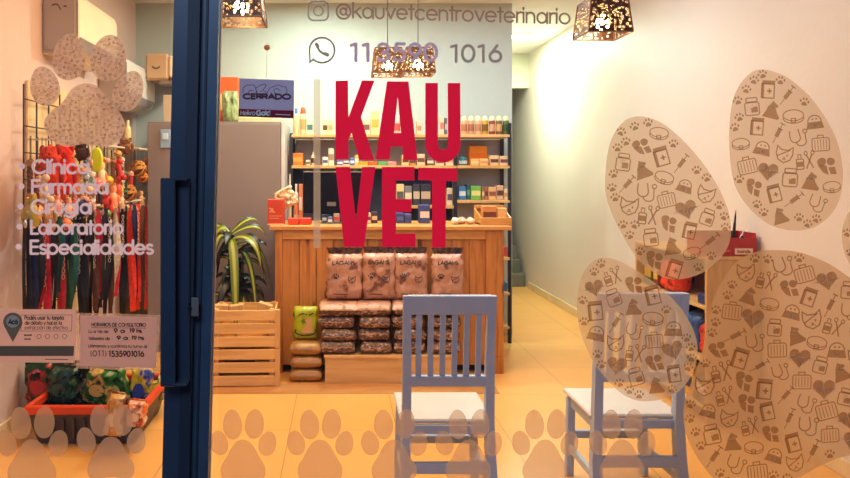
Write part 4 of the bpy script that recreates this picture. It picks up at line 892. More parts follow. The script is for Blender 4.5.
for i, (c, lb) in enumerate([((240, 150, 20), 'flat amber packet on the second shelf below the letter K'), ((235, 90, 25), 'flat orange packet on the second shelf beside the amber one'), ((90, 150, 80), 'flat green packet on the second shelf below letters K and A'), ((220, 130, 120), 'flat pink packet on the second shelf below the letter A')]):
    carton('flat_packet', lb, 359+i*9.5, 368+i*9.5, 161.6, 0, YS-.02, .1, c, cat='packet', z0=S2+e)
for i, (x0, x1, yt, c, b, lb) in enumerate([(337, 343, 160, (110, 90, 150), (225, 210, 200), 'purple and white box under the left of the letter K'), (343.6, 349.4, 161, (225, 205, 180), (90, 60, 120), 'white low box under the stem of the letter K'), (354.9, 358.6, 155, (200, 175, 60), (230, 230, 220), 'yellow narrow box under the letter K')]): carton('product_box', lb, x0, x1, yt, 0, YS, .08, c, band=b, z0=S2+e)
# third shelf right bay
for x0, x1, yt, c, b, lb in ((459, 466, 186.5, (60, 120, 175), (225, 225, 215), 'blue and white box at left end of the third shelf'), (466.6, 470.4, 184.5, (25, 75, 70), (70, 140, 120), 'dark teal narrow box on the third shelf'), (471, 481, 186, (105, 165, 65), (215, 205, 120), 'bright green and yellow box on the third shelf'), (481.8, 484.6, 187, (150, 95, 60), (215, 170, 120), 'slim brown box right of the green one'), (485, 487.8, 187, (165, 105, 70), (90, 50, 30), 'slim brown box second from the green one'), (488.6, 496, 187, (215, 165, 110), (140, 80, 50), 'tan patterned box on the third shelf'), (496.6, 503.6, 185.5, (205, 160, 120), (90, 50, 45), 'patterned box with dark print on the third shelf'), (504.4, 508, 189, (232, 200, 150), (200, 150, 100), 'small cream box at right end of the third shelf')):
    carton('product_box', lb, x0, x1, yt, 0, YS, .1, c, band=b, z0=S3+e)
# middle low shelf (between letters E and T)
z4 = PZ(205.5, 5.64)
for i, (x0, x1, yt, c, b, lb) in enumerate([(396.5, 404, 184, (225, 195, 130), (90, 85, 80), 'cream box stack visible inside the letter E'), (404.6, 412, 186, (120, 115, 115), (220, 200, 160), 'grey box with cream stripe inside the letter E'), (413, 420, 184, (55, 50, 55), (200, 170, 140), 'black box with beige print between letters E and T'), (420.6, 431, 184, (45, 40, 48), (190, 160, 130), 'black patterned box left of the letter T stem'), (447, 452.6, 188, (215, 185, 150), (90, 70, 90), 'beige box right of the letter T stem')]): carton('product_box', lb, x0, x1, yt, 0, YS, .1, c, band=b, z0=z4+e)
# low shelves right of counter
for x0, x1, yt, yb, c, lb in ((501.5, 507.5, 247, 257, (190, 70, 60), 'small red packet on the lower shelf beside the counter end'), (500.5, 507.5, 283, 292, (60, 110, 130), 'teal packet on the lowest visible shelf beside the counter end')):
    carton('flat_packet', lb, x0, x1, yt, 0, YS, .1, c, cat='packet', z0=PZ(yb, 5.64)+e)

# ------------------------------------------------------------------ counter
m_ply = wood('counter_pine', (.60, .245, .05), (.40, .135, .022), 'Z'); m_top = wood('counter_top_pine', (.72, .35, .085), (.54, .22, .05), 'X')
CYF = 4.78
A = PX(275, CYF); B = PX(503.5, CYF); ZT = PZ(226, CYF-.03)
t = thing('shop_counter', 'long knotty pine counter with overhanging top under the shelves', 'counter', ((A+B)/2, CYF+.3, 0))
obj('countertop', MB().box(A-.04, B+.055, CYF-.03, CYF+.54, ZT-.032, ZT, .004), m_top, t, smooth=False)
mb = MB(); n = 12; xs = A+.055; w = (B-.125-xs)/n
for i in range(n): mb.box(xs+i*w, xs+(i+1)*w-.004, CYF+.005, CYF+.022, .06, ZT-.1, .002)
obj('front_boards', mb, m_ply, t, smooth=False)
obj('left_post', MB().box(A, A+.055, CYF-.01, CYF+.52, 0, ZT-.034, .003), m_ply, t, smooth=False)
obj('right_post', MB().box(B-.13, B, CYF-.012, CYF+.52, .12, ZT-.034, .003), m_ply, t, smooth=False)
obj('foot', MB().box(B-.07, B, CYF-.014, CYF+.52, 0, .118, .003), m_ply, t, smooth=False)
obj('apron_board', MB().box(A+.055, B-.13, CYF-.006, CYF+.02, ZT-.1, ZT-.034, .002), m_top, t, smooth=False)
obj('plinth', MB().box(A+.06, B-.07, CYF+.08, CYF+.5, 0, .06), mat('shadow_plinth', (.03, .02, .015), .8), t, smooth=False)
obj('back_board', MB().box(A+.06, B-.14, CYF+.3, CYF+.32, .06, ZT-.04), m_ply, t, smooth=False)
zc = ZT+.001
# monitor (seen from behind the crimson V)
t = thing('monitor', 'large black flat monitor standing on the counter behind the letter V', 'monitor', P(334, 222, 5.1))
Ym = 5.02; a = P(303, 171, Ym); b = P(366, 214, Ym)
obj('screen', MB().box(a.x, b.x, Ym, Ym+.04, b.z, a.z, .006), mat('black_gloss', (.008, .008, .01), .12, coat=.4), t, smooth=False)
obj('bezel_edge', MB().box(a.x, b.x, Ym-.003, Ym, a.z-.012, a.z, .001), mat('grey_bezel', (.18, .16, .15), .4), t, smooth=False)
obj('back_label', MB().box(PX(327, Ym), PX(336, Ym), Ym-.002, Ym, PZ(206, Ym), PZ(202, Ym)), mat('grey_bezel', None), t, smooth=False)
obj('stand', MB().box((a.x+b.x)/2-.03, (a.x+b.x)/2+.03, Ym+.02, Ym+.05, zc, b.z+.02, .004).box((a.x+b.x)/2-.1, (a.x+b.x)/2+.1, Ym-.04, Ym+.12, zc, zc+.012, .004), m_blk, t, smooth=False)
# orange sign box with 3L
t = thing('card_box', 'orange-red box with pale lettering at the left end of the counter', 'box', P(275, 224, 4.84))
a = P(267.5, 199.5, 4.82); b = P(284, 223, 4.82)
obj('body', MB().box(a.x, b.x, 4.82, 4.94, zc, a.z, .003), mat('orange_red_card', (200, 66, 30), .5), t, smooth=False)
mb = text(MB(), '3L', 268.5, 275.5, 212.5, 4.8, 1.0, 4.8185); mb.ribbon2([(269, 216), (282, 216)], .5, lambda q: d3(q, 4.8185)); mb.ribbon2([(269, 218.3), (279, 218.3)], .5, lambda q: d3(q, 4.8185))
obj('lettering', mb, mat('pale_orange_print', (240, 170, 120), .6), t, smooth=False)
obj('white_base_strip', MB().box(a.x, b.x, 4.8175, 4.82, zc, zc+.011), mat('cream_card', (225, 195, 160), .6), t, smooth=False)
for x0, x1, c, lb in ((288, 298.5, (214, 70, 30), 'flat orange packet on the counter, left of two'), (299, 311, (205, 60, 28), 'flat orange packet on the counter beside the monitor')):
    carton('flat_packet', lb, x0, x1, 218.5, 0, 4.86, .12, c, cat='packet', z0=zc)
# crumpled paper bag hanging over box
mb = MB(); mb.pillow(.15, .05, .15, P(286, 198, 4.98), M=Matrix.Rotation(math.radians(-28), 4, 'Y'), seed=11, wr=.035)
for v in mb.v: v.z = max(v.z, zc+.001)
tag(obj('paper_bag', mb, mat('cream_paper', (225, 205, 165), .7)), 'crumpled cream paper bag behind the orange-red box on the counter', 'paper bag')
bottle('slim white bottle on the counter behind the crumpled bag', 288, 291.5, 174, zc, 5.2, (215, 205, 200), None, (225, 215, 205), dome=False)
bottle('white bottle with peach label on the counter left of the monitor', 293.5, 298.5, 184, zc, 5.2, (225, 210, 190), None, (235, 225, 215), dome=False, lab=(230, 140, 90))
carton('product_box', 'peach and white box on the counter tucked against the monitor', 298.8, 302.4, 184, 0, 5.2, .06, (232, 140, 95), band=(240, 220, 200), z0=zc)
for i, (x0, x1, yt, c, b, lb) in enumerate([(322, 327, 214.5, (35, 45, 80), (180, 190, 210), 'small navy pot on the counter right of the film strip'), (333.5, 339.5, 213.5, (170, 160, 140), (200, 60, 60), 'small white and red box under the letter V left edge'), (365.5, 371, 213, (225, 205, 190), (120, 40, 40), 'white box stack right of the monitor'), (371.6, 377.5, 212, (60, 45, 45), (220, 180, 150), 'dark small box between letters V and E'), (396.5, 404, 213, (52, 62, 120), (80, 90, 150), 'blue box inside the lower gap of letter E'), (404.6, 411.5, 214, (70, 75, 130), (50, 60, 110), 'second blue box inside the lower gap of letter E'), (419.5, 430, 205, (60, 68, 125), (220, 205, 190), 'larger blue and white box left of the letter T stem')]):
    carton('product_box', lb, x0, x1, yt, 0, 5.0, .1, c, band=b, z0=zc)
mb = MB(); c0 = P(350, 217, 4.95)
tag(obj('cable_coil', MB().tube([(c0.x-.06+.12*i/20., 4.95+.02*math.sin(i*1.3), zc+.012+.008*math.sin(i*.9)) for i in range(21)], .006, 6), m_blk), 'black cable bundle on the counter in front of the monitor', 'cable')
carton('product_box', 'tiny blue box with white print on the counter inside the letter V', 327.6, 332.4, 217, 0, 4.95, .06, (90, 110, 150), band=(220, 220, 220), z0=zc)
# pale packets and wooden tray at the right end
for i, (x, lb) in enumerate([(456, 'pale crumpled packet on the counter just right of the letter T'), (463, 'pale crumpled packet in the middle of the group on the counter'), (471, 'pale crumpled packet beside the wooden display tray')]):
    mb = MB(); mb.ball((PX(x, 4.9), 4.92+.03*(i % 2), zc+.024), (.034, .04, .026), 12, bump=.35, seed=i*3)
    for v in mb.v: v.z = max(v.z, zc)
    tag(obj('crumpled_packet', mb, mat('pale_wrapper_%d' % i, [(232, 215, 185), (225, 175, 140), (230, 195, 160)][i], .4, bump=.5, bscale=30)), lb, 'packet', 'pale packets on the counter')
t = thing('display_tray', 'wooden display tray with sloping front at the right end of the counter', 'tray', P(495, 226, 4.86))
x0, x1 = PX(480, 4.84), PX(511, 4.84); zt = PZ(217.5, 4.84)
obj('front_board', MB().box(x0, x1, 4.82, 4.832, zc, zt, .002), m_top, t, smooth=False)
obj('base', MB().box(x0, x1, 4.832, 5.06, zc, zc+.01), m_top, t, smooth=False)
zb_ = PZ(208, 5.05)
for x in (x0, x1-.01): obj('side_board', MB().add([(x, 4.832, zc), (x+.01, 4.832, zc), (x+.01, 5.05, zc), (x, 5.05, zc), (x, 4.832, zt), (x+.01, 4.832, zt), (x+.01, 5.05, zb_), (x, 5.05, zb_)], [(3, 2, 1, 0), (4, 5, 6, 7), (0, 1, 5, 4), (1, 2, 6, 5), (2, 3, 7, 6), (3, 0, 4, 7)]), m_top, t, smooth=False)
obj('back_board', MB().box(x0, x1, 5.05, 5.06, zc, PZ(205, 5.05), .002), m_top, t, smooth=False)
carton('product_box', 'tan box with brown print inside the wooden display tray', 482.5, 497, 206, 0, 4.9, .06, (214, 140, 70), band=(120, 60, 30), z0=zc+.012)
carton('product_box', 'plain tan box inside the wooden display tray, right one', 497.8, 507, 208, 0, 4.9, .06, (235, 180, 110), z0=zc+.012)

# ------------------------------------------------------------------ platform and feed bags
m_pf = wood('pale_platform_wood', (.82, .52, .22), (.70, .40, .14), 'X', knots=False)
PT = .20
t = thing('low_platform', 'low pale wooden platform under the stacked feed bags', 'platform', (PX(390, 4.55), 4.6, 0))
obj('front_panel', MB().box(PX(325, 4.53), PX(456, 4.53), 4.53, 4.548, 0, PT-.018, .002), m_pf, t, smooth=False)
obj('top', MB().box(PX(324, 4.53), PX(457, 4.53), 4.52, CYF-.016, PT-.018, PT, .002), m_pf, t, smooth=False)
for x in (PX(325.5, 4.53), PX(451, 4.53)): obj('side_panel', MB().box(x, x+.018, 4.548, CYF-.02, 0, PT-.019), m_pf, t, smooth=False)
m_bagp = print_mat('pink_feed_bag', (190, 142, 116), (122, 76, 62), 13, .40, .3)
m_bage = print_mat('dark_printed_end', (96, 68, 60), (212, 178, 150), 42, .44, .35, (1, 1, 1.3), third=(142, 108, 92))
m_seal = print_mat('bag_seal', (92, 66, 56), (52, 34, 30), 50, .5, .3)
m_let = mat('dark_bag_letter', (.05, .02, .018), .5)
def standing_bag(label, x0, x1, yt, yb, Y, z0, seed):
    X0, X1 = PX(x0, Y), PX(x1, Y); zt = PZ(yt, Y); h = zt-z0; w = (X1-X0)*1.04; cx = (X0+X1)/2
    t = thing('feed_bag', label, 'pet food bag', (cx, Y, z0), 'upright pink feed bags')
    d = .10; sh = h*.88
    obj('bag_body', MB().pillow(w, d, sh, (0, 0, sh/2), 18, 22, seed=seed, wr=.016), m_bagp, t, local=True)
    mb = MB(); n = 14; vs = []
    for k in range(4):
        for i in range(n+1):
            u = -1+2*i/n; vs.append((u*w*(.40+.035*k), .006*math.sin(i*1.7+seed)+.004*noise.noise(Vector((u*5, k, seed))), sh*.955+(h-sh*.955)*k/3*(1+.03*math.sin(i*2.1+seed))))
    mb.add(vs, [(k*(n+1)+i, k*(n+1)+i+1, (k+1)*(n+1)+i+1, (k+1)*(n+1)+i) for k in range(3) for i in range(n)])
    obj('sealed_top', mb, m_seal, t, local=True)
    # printed word and paw motif lifted onto the curved face
    mb = MB(); ku = .62*w/sum(GL[c][1] for c in 'LAGANS')
    def face(q):
        u = max(-.9, min(.9, q[0]/(w/2))); tt = max(-.9, min(.9, (q[1]-sh/2)/(sh/2)))
        e_ = (1-abs(u)**5)**.5*(1-abs(tt)**7)**.6
        qn = .016*noise.noise(Vector((u*2.2+seed, tt*2.6, -3+seed*.3)))*e_+.008*noise.noise(Vector((u*6+seed, tt*6, -1)))*e_
        return Vector((q[0], -(d/2*e_+abs(qn))-.005, q[1]))
    cxp = -.32*w
    for ch in 'LAGANS':
        for stroke in GL[ch][0]: mb.ribbon2([(cxp+p[0]*ku, sh*.78+p[1]*.0036) for p in stroke], .0058, face)
        cxp += GL[ch][1]*ku
    for e__ in ic_paw():
        mb.poly([face((-.24*w+q[0]*.024, sh*.52+q[1]*.024)) for q in e__[1]])
    mb.ribbon2([(-.3*w, sh*.14), (.1*w, sh*.13)], .006, face)
    for e__ in ic_cat():
        if e__[0] == 's': mb.ribbon2([(.2*w+q[0]*.03, sh*.45+q[1]*.03) for q in e__[1]], .004, face, e__[2])
    obj('bag_print', mb, m_let, t, local=True, smooth=False)
    return t
def lying_bag(label, x0, x1, zb, h, Y, seed, top=False):
    X0, X1 = PX(x0, Y), PX(x1, Y); w = X1-X0; dep = .215
    t = thing('feed_bag', label, 'pet food bag', ((X0+X1)/2, Y, zb), 'stacked lying feed bags')
    nx, ny = 18, 12; rng2 = random.Random(seed); vs = []; fs = []; mi = []
    # closed rounded cushion
    m_ = 22; rings = 14
    for r in range(rings+1):
        v = -1+2*r/rings     # along depth
        ee = max(.0, 1-abs(v)**6)**.5*.94+.06
        for j in range(m_):
            a = 2*PI*j/m_; ca, sa = math.cos(a), math.sin(a)
            px_ = math.copysign(abs(ca)**.30, ca); pz_ = math.copysign(abs(sa)**.42, sa)
            q = noise.noise(Vector((px_*1.6+seed, v*2, pz_*1.5)))
            q2 = noise.noise(Vector((px_*5+seed, v*5, pz_*4)))
            hh = h*(1-(.30*max(0, -v-.35)/.65 if top and sa > 0 else 0))
            x_ = px_*w/2*(.95+.05*ee)+.012*q+.005*q2; z_ = h/2+(pz_*hh/2*ee*(1+.24*q+.16*q2) if sa > 0 else pz_*h/2*ee*(1-.12*abs(q2)))
            vs.append((x_, (v+1)/2*dep+.012*q+.012*q2, z_))
    for r in range(rings):
        for j in range(m_): fs.append((r*m_+j, r*m_+(j+1) % m_, (r+1)*m_+(j+1) % m_, (r+1)*m_+j)); mi.append(1 if ((not top and r < 6) or (top and r < 5 and (j > m_//2-2 or j < 2))) else 0)
    fs.append(list(range(m_))[::-1]); mi.append(1); fs.append([rings*m_+j for j in range(m_)]); mi.append(0)
    mb = MB(); mb.v = [Vector(v) for v in vs]; mb.f = [list(f) for f in fs]; mb.mi = mi
    obj('bag_body', mb, [m_bagp, m_bage], t, local=True, sharp=70)
    # pale crimp seam running across the end
    mb = MB(); vs = []
    for i in range(17):
        x_ = -w*.42+w*.84*i/16; zz = h*(.55+.10*math.sin(seed*1.3))+.016*noise.noise(Vector((i*.35, seed, 0)))+.004*math.sin(i*1.9); hw = .0035+.004*abs(noise.noise(Vector((i*.6, seed+5, 2))))
        vs += [Vector((x_, -.012+.004*math.sin(i+seed), zz-hw)), Vector((x_, -.016, zz+hw))]
    mb.add(vs, [(i*2, i*2+2, i*2+3, i*2+1) for i in range(16)])
    obj('end_seam', mb, mat('seam_film', (196, 162, 134), .35, var=.25, scale=40), t, local=True)
    return t
lv = ['lowest', 'second from bottom', 'third from bottom', 'topmost']
bh = .088
stacks = [(319, 356.5, 'leftmost stack next to the green bag'), (358, 391.5, 'second stack from the left'), (393, 426.5, 'third stack, half behind the nearer chair'), (429.5, 462, 'rightmost stack seen through the chair slats')]
for i, (x0, x1, nm_) in enumerate(stacks):
    for k in range(4):
        dx = [(-.5, 1, -1, .5), (1.5, -.5, .5, -.6), (0, 1, -1, .5), (.5, -.5, .6, 0)][i][k]
        lying_bag(f'feed bag lying {lv[k]} in the {nm_}', x0+dx+(1 if k < 3 else -1), x1+dx-(1 if k < 3 else -1), PT+.001+k*(bh+.0005)+0, bh, 4.535+.006*((i+k) % 3), i*7+k*3+1, k == 3)
zs = PT+4*(bh+.0005)+.006
for i, (x0, x1, yt, lb) in enumerate([(327, 362, 247.5, 'pink feed bag standing upright on the leftmost stack, showing a dark word'), (363, 395, 246.5, 'pink feed bag standing upright on the second stack under the letter E'), (394.5, 427, 247, 'pink feed bag standing upright just left of the white chair top'), (432, 463, 247.5, 'pink feed bag standing upright alone above the white chair back')]):
    standing_bag(lb, x0, x1, yt, 300, 4.70, zs, i*5+2)
# tan bags with green bag on top
m_tb = print_mat('tan_film', (176, 130, 64), (146, 104, 48), 9, .4, .3)
for k in range(3):
    t_h = .092; zb = .001+k*.0925
    X0, X1 = PX(289.5, 4.55), PX(322.0, 4.55); mb = MB(); m_ = 22; rings = 12; vs = []; fs = []
    for r in range(rings+1):
        v = -1+2*r/rings; ee = max(0, 1-abs(v)**4)**.5*.9+.1
        for j in range(m_):
            a = 2*PI*j/m_; ca, sa = math.cos(a), math.sin(a); px_ = math.copysign(abs(ca)**.5, ca); pz_ = math.copysign(abs(sa)**.7, sa)
            q = noise.noise(Vector((px_*2+k*4, v*2, pz_*2)))
            vs.append(Vector(((X0+X1)/2+px_*(X1-X0)/2+.006*q, 4.55+(v+1)/2*.2, zb+t_h/2+pz_*t_h/2*ee*(1+(.1*q if sa > 0 else 0)))))
    for r in range(rings):
        for j in range(m_): fs.append((r*m_+j, r*m_+(j+1) % m_, (r+1)*m_+(j+1) % m_, (r+1)*m_+j))
    fs.append(list(range(m_))[::-1]); fs.append([rings*m_+j for j in range(m_)])
    mb.add(vs, fs); tag(obj('filled_bag', mb, m_tb, sharp=70), ['tan filled bag at the bottom of the stack beside the crates', 'tan filled bag in the middle of the stack beside the crates', 'tan filled bag on top of its stack, directly under the green bag'][k], 'bag', 'tan bags beside the crates')
zg = .001+3*.0925+.005; Yg = 4.66
t = thing('green_food_bag', 'lime green bag with a pale dog picture, leaning on the counter', 'pet food bag', (PX(305.5, Yg), Yg, zg))
gw = PX(318.5, Yg)-PX(293.5, Yg); gh = PZ(306, Yg)-zg
obj('bag_body', MB().pillow(gw, .08, gh, (0, 0, gh/2), 16, 18, seed=4, wr=.012), print_mat('lime_film', (172, 180, 36), (95, 120, 20), 14, .42, .3), t, local=True)
mb = MB(); Yq = -.047
mb.poly([(x_*.0077+.012, Yq, gh*.22+z_*.0072) for x_, z_ in [(-4, 0), (5, 0), (6, 3), (4, 6), (5, 10), (4.5, 13), (3, 15), (1, 15.4), (-.5, 14), (-2, 12.6), (-1, 11), (-1, 8), (-3, 5), (-5, 2.5)]])
obj('dog_picture', mb, mat('pale_dog_print', (205, 160, 110), .5), t, local=True, smooth=False)
mb = MB(); mb.ribbon2(arc(.002, gh*.27, .075, .03, 150, 390, 14), .008, lambda q: Vector((q[0], Yq+.001, q[1]))); obj('dark_oval', mb, mat('dark_print', (.03, .025, .02), .5), t, local=True, smooth=False)
mb = MB(); mb.ribbon2([(-.05, gh*.75), (-.02, gh*.8), (.03, gh*.76), (.06, gh*.82)], .008, lambda q: Vector((q[0], Yq+.006, q[1]))); obj('top_print', mb, mat('dark_green_print', (30, 70, 20), .5), t, local=True, smooth=False)

# ------------------------------------------------------------------ crates and plant
m_cr = wood('crate_pine', (.92, .56, .21), (.74, .42, .15), 'X', .55)
m_cr2 = wood('crate_pine_post', (.80, .48, .19), (.68, .37, .13), 'Z', .55)
def crate(label, zb, h, x0=212, x1=275.5, Y=4.46):
    X0, X1 = PX(x0, Y), PX(x1, Y); w = X1-X0; d = .30; cx = (X0+X1)/2
    t = thing('wooden_crate', label, 'crate', (cx, Y, zb), 'slatted pine crates', rz=math.radians(2.0))
    sh = h*.265; gap = (h-.012-3*sh)/2
    for k in range(3):
        z = .008+k*(sh+gap)
        obj('slat', MB().box(-w/2, w/2, 0, .012, z, z+sh, .002), m_cr, t, smooth=False, local=True)
        obj('slat', MB().box(-w/2, w/2, d-.012, d, z, z+sh, .002), m_cr, t, smooth=False, local=True)
        for s in (-1, 1): obj('slat', MB().box(s*w/2-s*.012, s*w/2, .013, d-.013, z, z+sh, .002), m_cr, t, smooth=False, local=True)
    for sx in (-1, 1):
        for y in (.013, d-.013-.03): obj('corner_post', MB().box(sx*(w/2-.013), sx*(w/2-.045), y, y+.03, 0, h+.004, .002), m_cr2, t, smooth=False, local=True)
    obj('corner_strip', MB().box(w/2-.004, w/2+.030, -.004, .026, 0, h, .002), m_cr2, t, smooth=False, local=True)
    obj('bottom_board', MB().box(-w/2+.014, w/2-.014, .014, d-.014, .004, .012), m_cr, t, smooth=False, local=True)
    return t
CH = .262
crate('slatted pine crate on the floor, lower of the two stacked', .001, CH)
crate('slatted pine crate stacked on top, holding wood offcuts', CH+.007, CH)
for i, (x0, x1, a_, lb) in enumerate([(214, 226, .0, 'pale wood offcut at the left in the upper crate'), (229, 243, .12, 'pale wood offcut in the middle of the upper crate'), (256, 271, -.3, 'thick wood offcut sticking up at the right of the upper crate')]):
    M = Matrix.Translation((PX((x0+x1)/2, 4.55), 4.60, 2*CH-.03+.012)) @ Matrix.Rotation(-a_, 4, 'Y')
    mb = MB(); mb.box(-.05, .05, -.03, .03, -.03, .035 if i < 2 else .045, .004, M); tag(obj('wood_offcut', mb, m_cr2, smooth=False), lb, 'wood piece', 'offcuts in the crate')
m_pot = mat('dark_pot', (.03, .025, .022), .5)
pxr = PX(238, 4.97)
t = thing('potted_plant', 'tall potted plant with long arching green and yellow leaves behind the crates', 'plant', (pxr, 4.97, 0))
obj('pot', MB().lathe([(.11, 0), (.125, .02), (.155, .30), (.165, .31), (.165, .34), (.15, .34), (.145, .31), (.0005, .30)], n=24), m_pot, t, local=True)
def leaf_mat(key, c1, c2):
    m, nt, out = nm(key); b = N(nt, 'ShaderNodeBsdfPrincipled'); b.inputs['Roughness'].default_value = .4
    at = N(nt, 'ShaderNodeUVMap'); tc = N(nt, 'ShaderNodeTexCoord')
    sp = N(nt, 'ShaderNodeSeparateXYZ'); nt.links.new(tc.outputs['UV'], sp.inputs[0])
    r = ramp(nt, sp.outputs[0], [(.0, c1), (.25, c1), (.38, c2), (.62, c2), (.75, c1), (1, c1)])
    nt.links.new(r.outputs[0], b.inputs['Base Color']); nt.links.new(b.outputs[0], out.inputs[0]); return m
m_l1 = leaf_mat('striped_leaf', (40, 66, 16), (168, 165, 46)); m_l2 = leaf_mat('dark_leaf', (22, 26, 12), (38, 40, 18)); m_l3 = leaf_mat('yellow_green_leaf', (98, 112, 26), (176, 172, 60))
stems = MB()
for dx, hh in ((-.05, 1.05), (.03, .85), (.0, .6)): stems.tube([(dx*.3, 0, .3), (dx, .01, .3+hh*.5), (dx*1.4, 0, .3+hh*.72)], [.014, .012, .009], 8)
obj('stem', stems, mat('brown_stem', (.10, .06, .03), .7), t, local=True)
def leaf(base, ang, L, rise, droop, w, m):
    n = 12; vs = []; uv = []
    for i in range(n+1):
        s_ = i/n; r_ = L*s_; z_ = rise*s_-droop*s_**2.2
        ww = w*math.sin(PI*min(1, (s_*.93+.06)))**.7
        c = Vector((base[0]+math.cos(ang)*r_*(1-.25*s_*s_), base[1]+math.sin(ang)*r_*.6, base[2]+z_)); sd = Vector((-math.sin(ang)*.75, math.cos(ang), 0)).normalized()
        tilt = Vector((0, 0, .55))
        off = (sd*.7+tilt*(1 if math.cos(ang) > 0 else -1)*.8).normalized()*ww/2
        for k, f in enumerate((-1, -.33, .33, 1)): vs.append(c+off*f-Vector((0, 0, 1))*(.12*ww*(1-abs(f))))
    fs = [(i*4+k, i*4+k+1, i*4+5+k, i*4+4+k) for i in range(n) for k in range(3)]
    mb = MB(); mb.add(vs, fs); o = obj('leaf', mb, m, t, local=True, sharp=80)
    me = o.data; ul = me.uv_layers.new(name='uv')
    for lp2 in me.loops: ul.data[lp2.index].uv = ((lp2.vertex_index % 4)/3, (lp2.vertex_index//4)/n)
R_ = math.radians
LEAVES = [((-.05, -.03, 1.0), 12, .27, .26, .28, .058, m_l1), ((-.05, 0, 1.02), 40, .25, .30, .24, .05, m_l1), ((-.06, -.03, 1.03), 165, .20, .22, .30, .055, m_l1), ((-.07, -.06, 1.05), 205, .14, .16, .66, .066, m_l3), ((-.03, -.06, .98), -38, .30, .14, .34, .055, m_l3),
    ((-.05, -.08, .97), -72, .24, .10, .86, .07, m_l3), ((-.09, -.06, 1.0), -115, .2, .14, .62, .06, m_l1), ((0, 0, .92), 4, .25, .16, .50, .055, m_l1), ((.0, -.02, .88), -55, .30, .10, .62, .05, m_l1)]
rl = random.Random(21)
for k in range(44):
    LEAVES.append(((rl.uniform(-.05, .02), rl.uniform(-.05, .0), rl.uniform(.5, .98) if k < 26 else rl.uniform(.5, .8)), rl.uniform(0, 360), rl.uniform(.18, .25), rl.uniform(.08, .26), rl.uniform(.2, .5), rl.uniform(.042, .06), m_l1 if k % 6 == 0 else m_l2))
for base, a, L, rise, droop, w, m in LEAVES:
    L += .09; w *= 1.1
    leaf(base, R_(a), L, rise, droop, w, m)

# ------------------------------------------------------------------ right wooden shelf cabinet
m_cab = wood('cabinet_oak', (.72, .42, .16), (.58, .31, .10), 'Z', .4)
m_cabx = wood('cabinet_oak_board', (.78, .48, .19), (.62, .35, .12), 'Y', .4, knots=False)
CX0, CX1, CYa, CYb, CZ = 2.115, XR-.016, 3.75, 4.66, .985
t = thing('shelf_cabinet', 'light wooden open shelf cabinet against the right wall', 'shelf cabinet', ((CX0+CX1)/2, 4.2, 0))
for y in (CYa, CYb-.02): obj('end_panel', MB().box(CX0, CX1, y, y+.02, 0, CZ-.02, .002), m_cab, t, smooth=False)
obj('top', MB().box(CX0-.005, CX1, CYa-.005, CYb+.005, CZ-.02, CZ, .002), m_cabx, t, smooth=False)
obj('back_panel', MB().box(CX1-.01, CX1, CYa+.02, CYb-.02, .05, CZ-.02), m_cab, t, smooth=False)
SHZ = (.10, .38, .69)
for z in SHZ: obj('shelf_board', MB().box(CX0+.004, CX1-.012, CYa+.021, CYb-.021, z-.018, z, .002), m_cabx, t, smooth=False)
def cab_item(name, label, y, z, sx, sy, sz, c, cat, kind='box', seed=0, band=None):
    x = CX0+.03
    if kind == 'box':
        th = thing(name, label, cat, (x+sx/2, y, z+.001))
        obj('body', MB().box(x, x+sx, y-sy/2, y+sy/2, z+.001, z+sz, .004), mat('pk_%d_%d_%d' % c, c, .45), th, smooth=False)
        if band: obj('printed_label', MB().box(x-.0015, x, y-sy*.4, y+sy*.4, z+sz*.3, z+sz*.7), mat('pk_%d_%d_%d' % band, band, .5), th, smooth=False)
    else:
        mb = MB(); M = Matrix.Rotation(PI/2, 4, 'Z'); mb.pillow(sy, sx, sz, (x+sx/2, y, z+.002+sz/2), M=M, seed=seed, wr=.015)
        tag(obj(name, mb, print_mat('sack_%d_%d_%d' % c, c, tuple(int(v*.6) for v in c), 20, .42)), label, cat)
cab_item('pet_food_pouch', 'orange-red pouch on the upper shelf of the cabinet, beside the chair top', 4.28, .69, .14, .2, .21, (222, 62, 28), 'pouch', 'bag', 3)
cab_item('product_box', 'dark green box at the far end of the cabinet upper shelf', 4.53, .69, .15, .12, .2, (60, 80, 30), 'box', band=(190, 140, 50))
cab_item('product_box', 'brown box behind the orange-red pouch in the cabinet', 4.42, .69, .2, .07, .2, (120, 60, 35), 'box', band=(220, 160, 60))
cab_item('product_box', 'small blue box near the front end of the upper cabinet shelf', 3.86, .69, .12, .08, .06, (45, 60, 110), 'box')
cab_item('pet_food_pouch', 'blue pouch on the middle shelf of the cabinet', 3.99, .38, .18, .16, .24, (40, 80, 140), 'pouch', 'bag', 5)
cab_item('pet_food_pouch', 'red pouch at the near end of the middle cabinet shelf', 3.84, .38, .16, .12, .2, (215, 60, 35), 'pouch', 'bag', 8)
cab_item('pet_food_pouch', 'navy pouch deeper in on the middle cabinet shelf', 4.2, .38, .18, .2, .25, (30, 50, 100), 'pouch', 'bag', 9)
cab_item('product_box', 'black and white box on the bottom cabinet shelf', 3.86, .10, .16, .12, .16, (40, 38, 50), 'box', band=(225, 215, 200))
cab_item('product_box', 'yellow box on the bottom cabinet shelf behind the black one', 4.02, .10, .16, .14, .18, (215, 150, 40), 'box', band=(40, 50, 90))
cab_item('product_box', 'dark blue box on the bottom cabinet shelf, farthest in', 4.22, .10, .16, .16, .2, (40, 48, 90), 'box', band=(200, 190, 170))
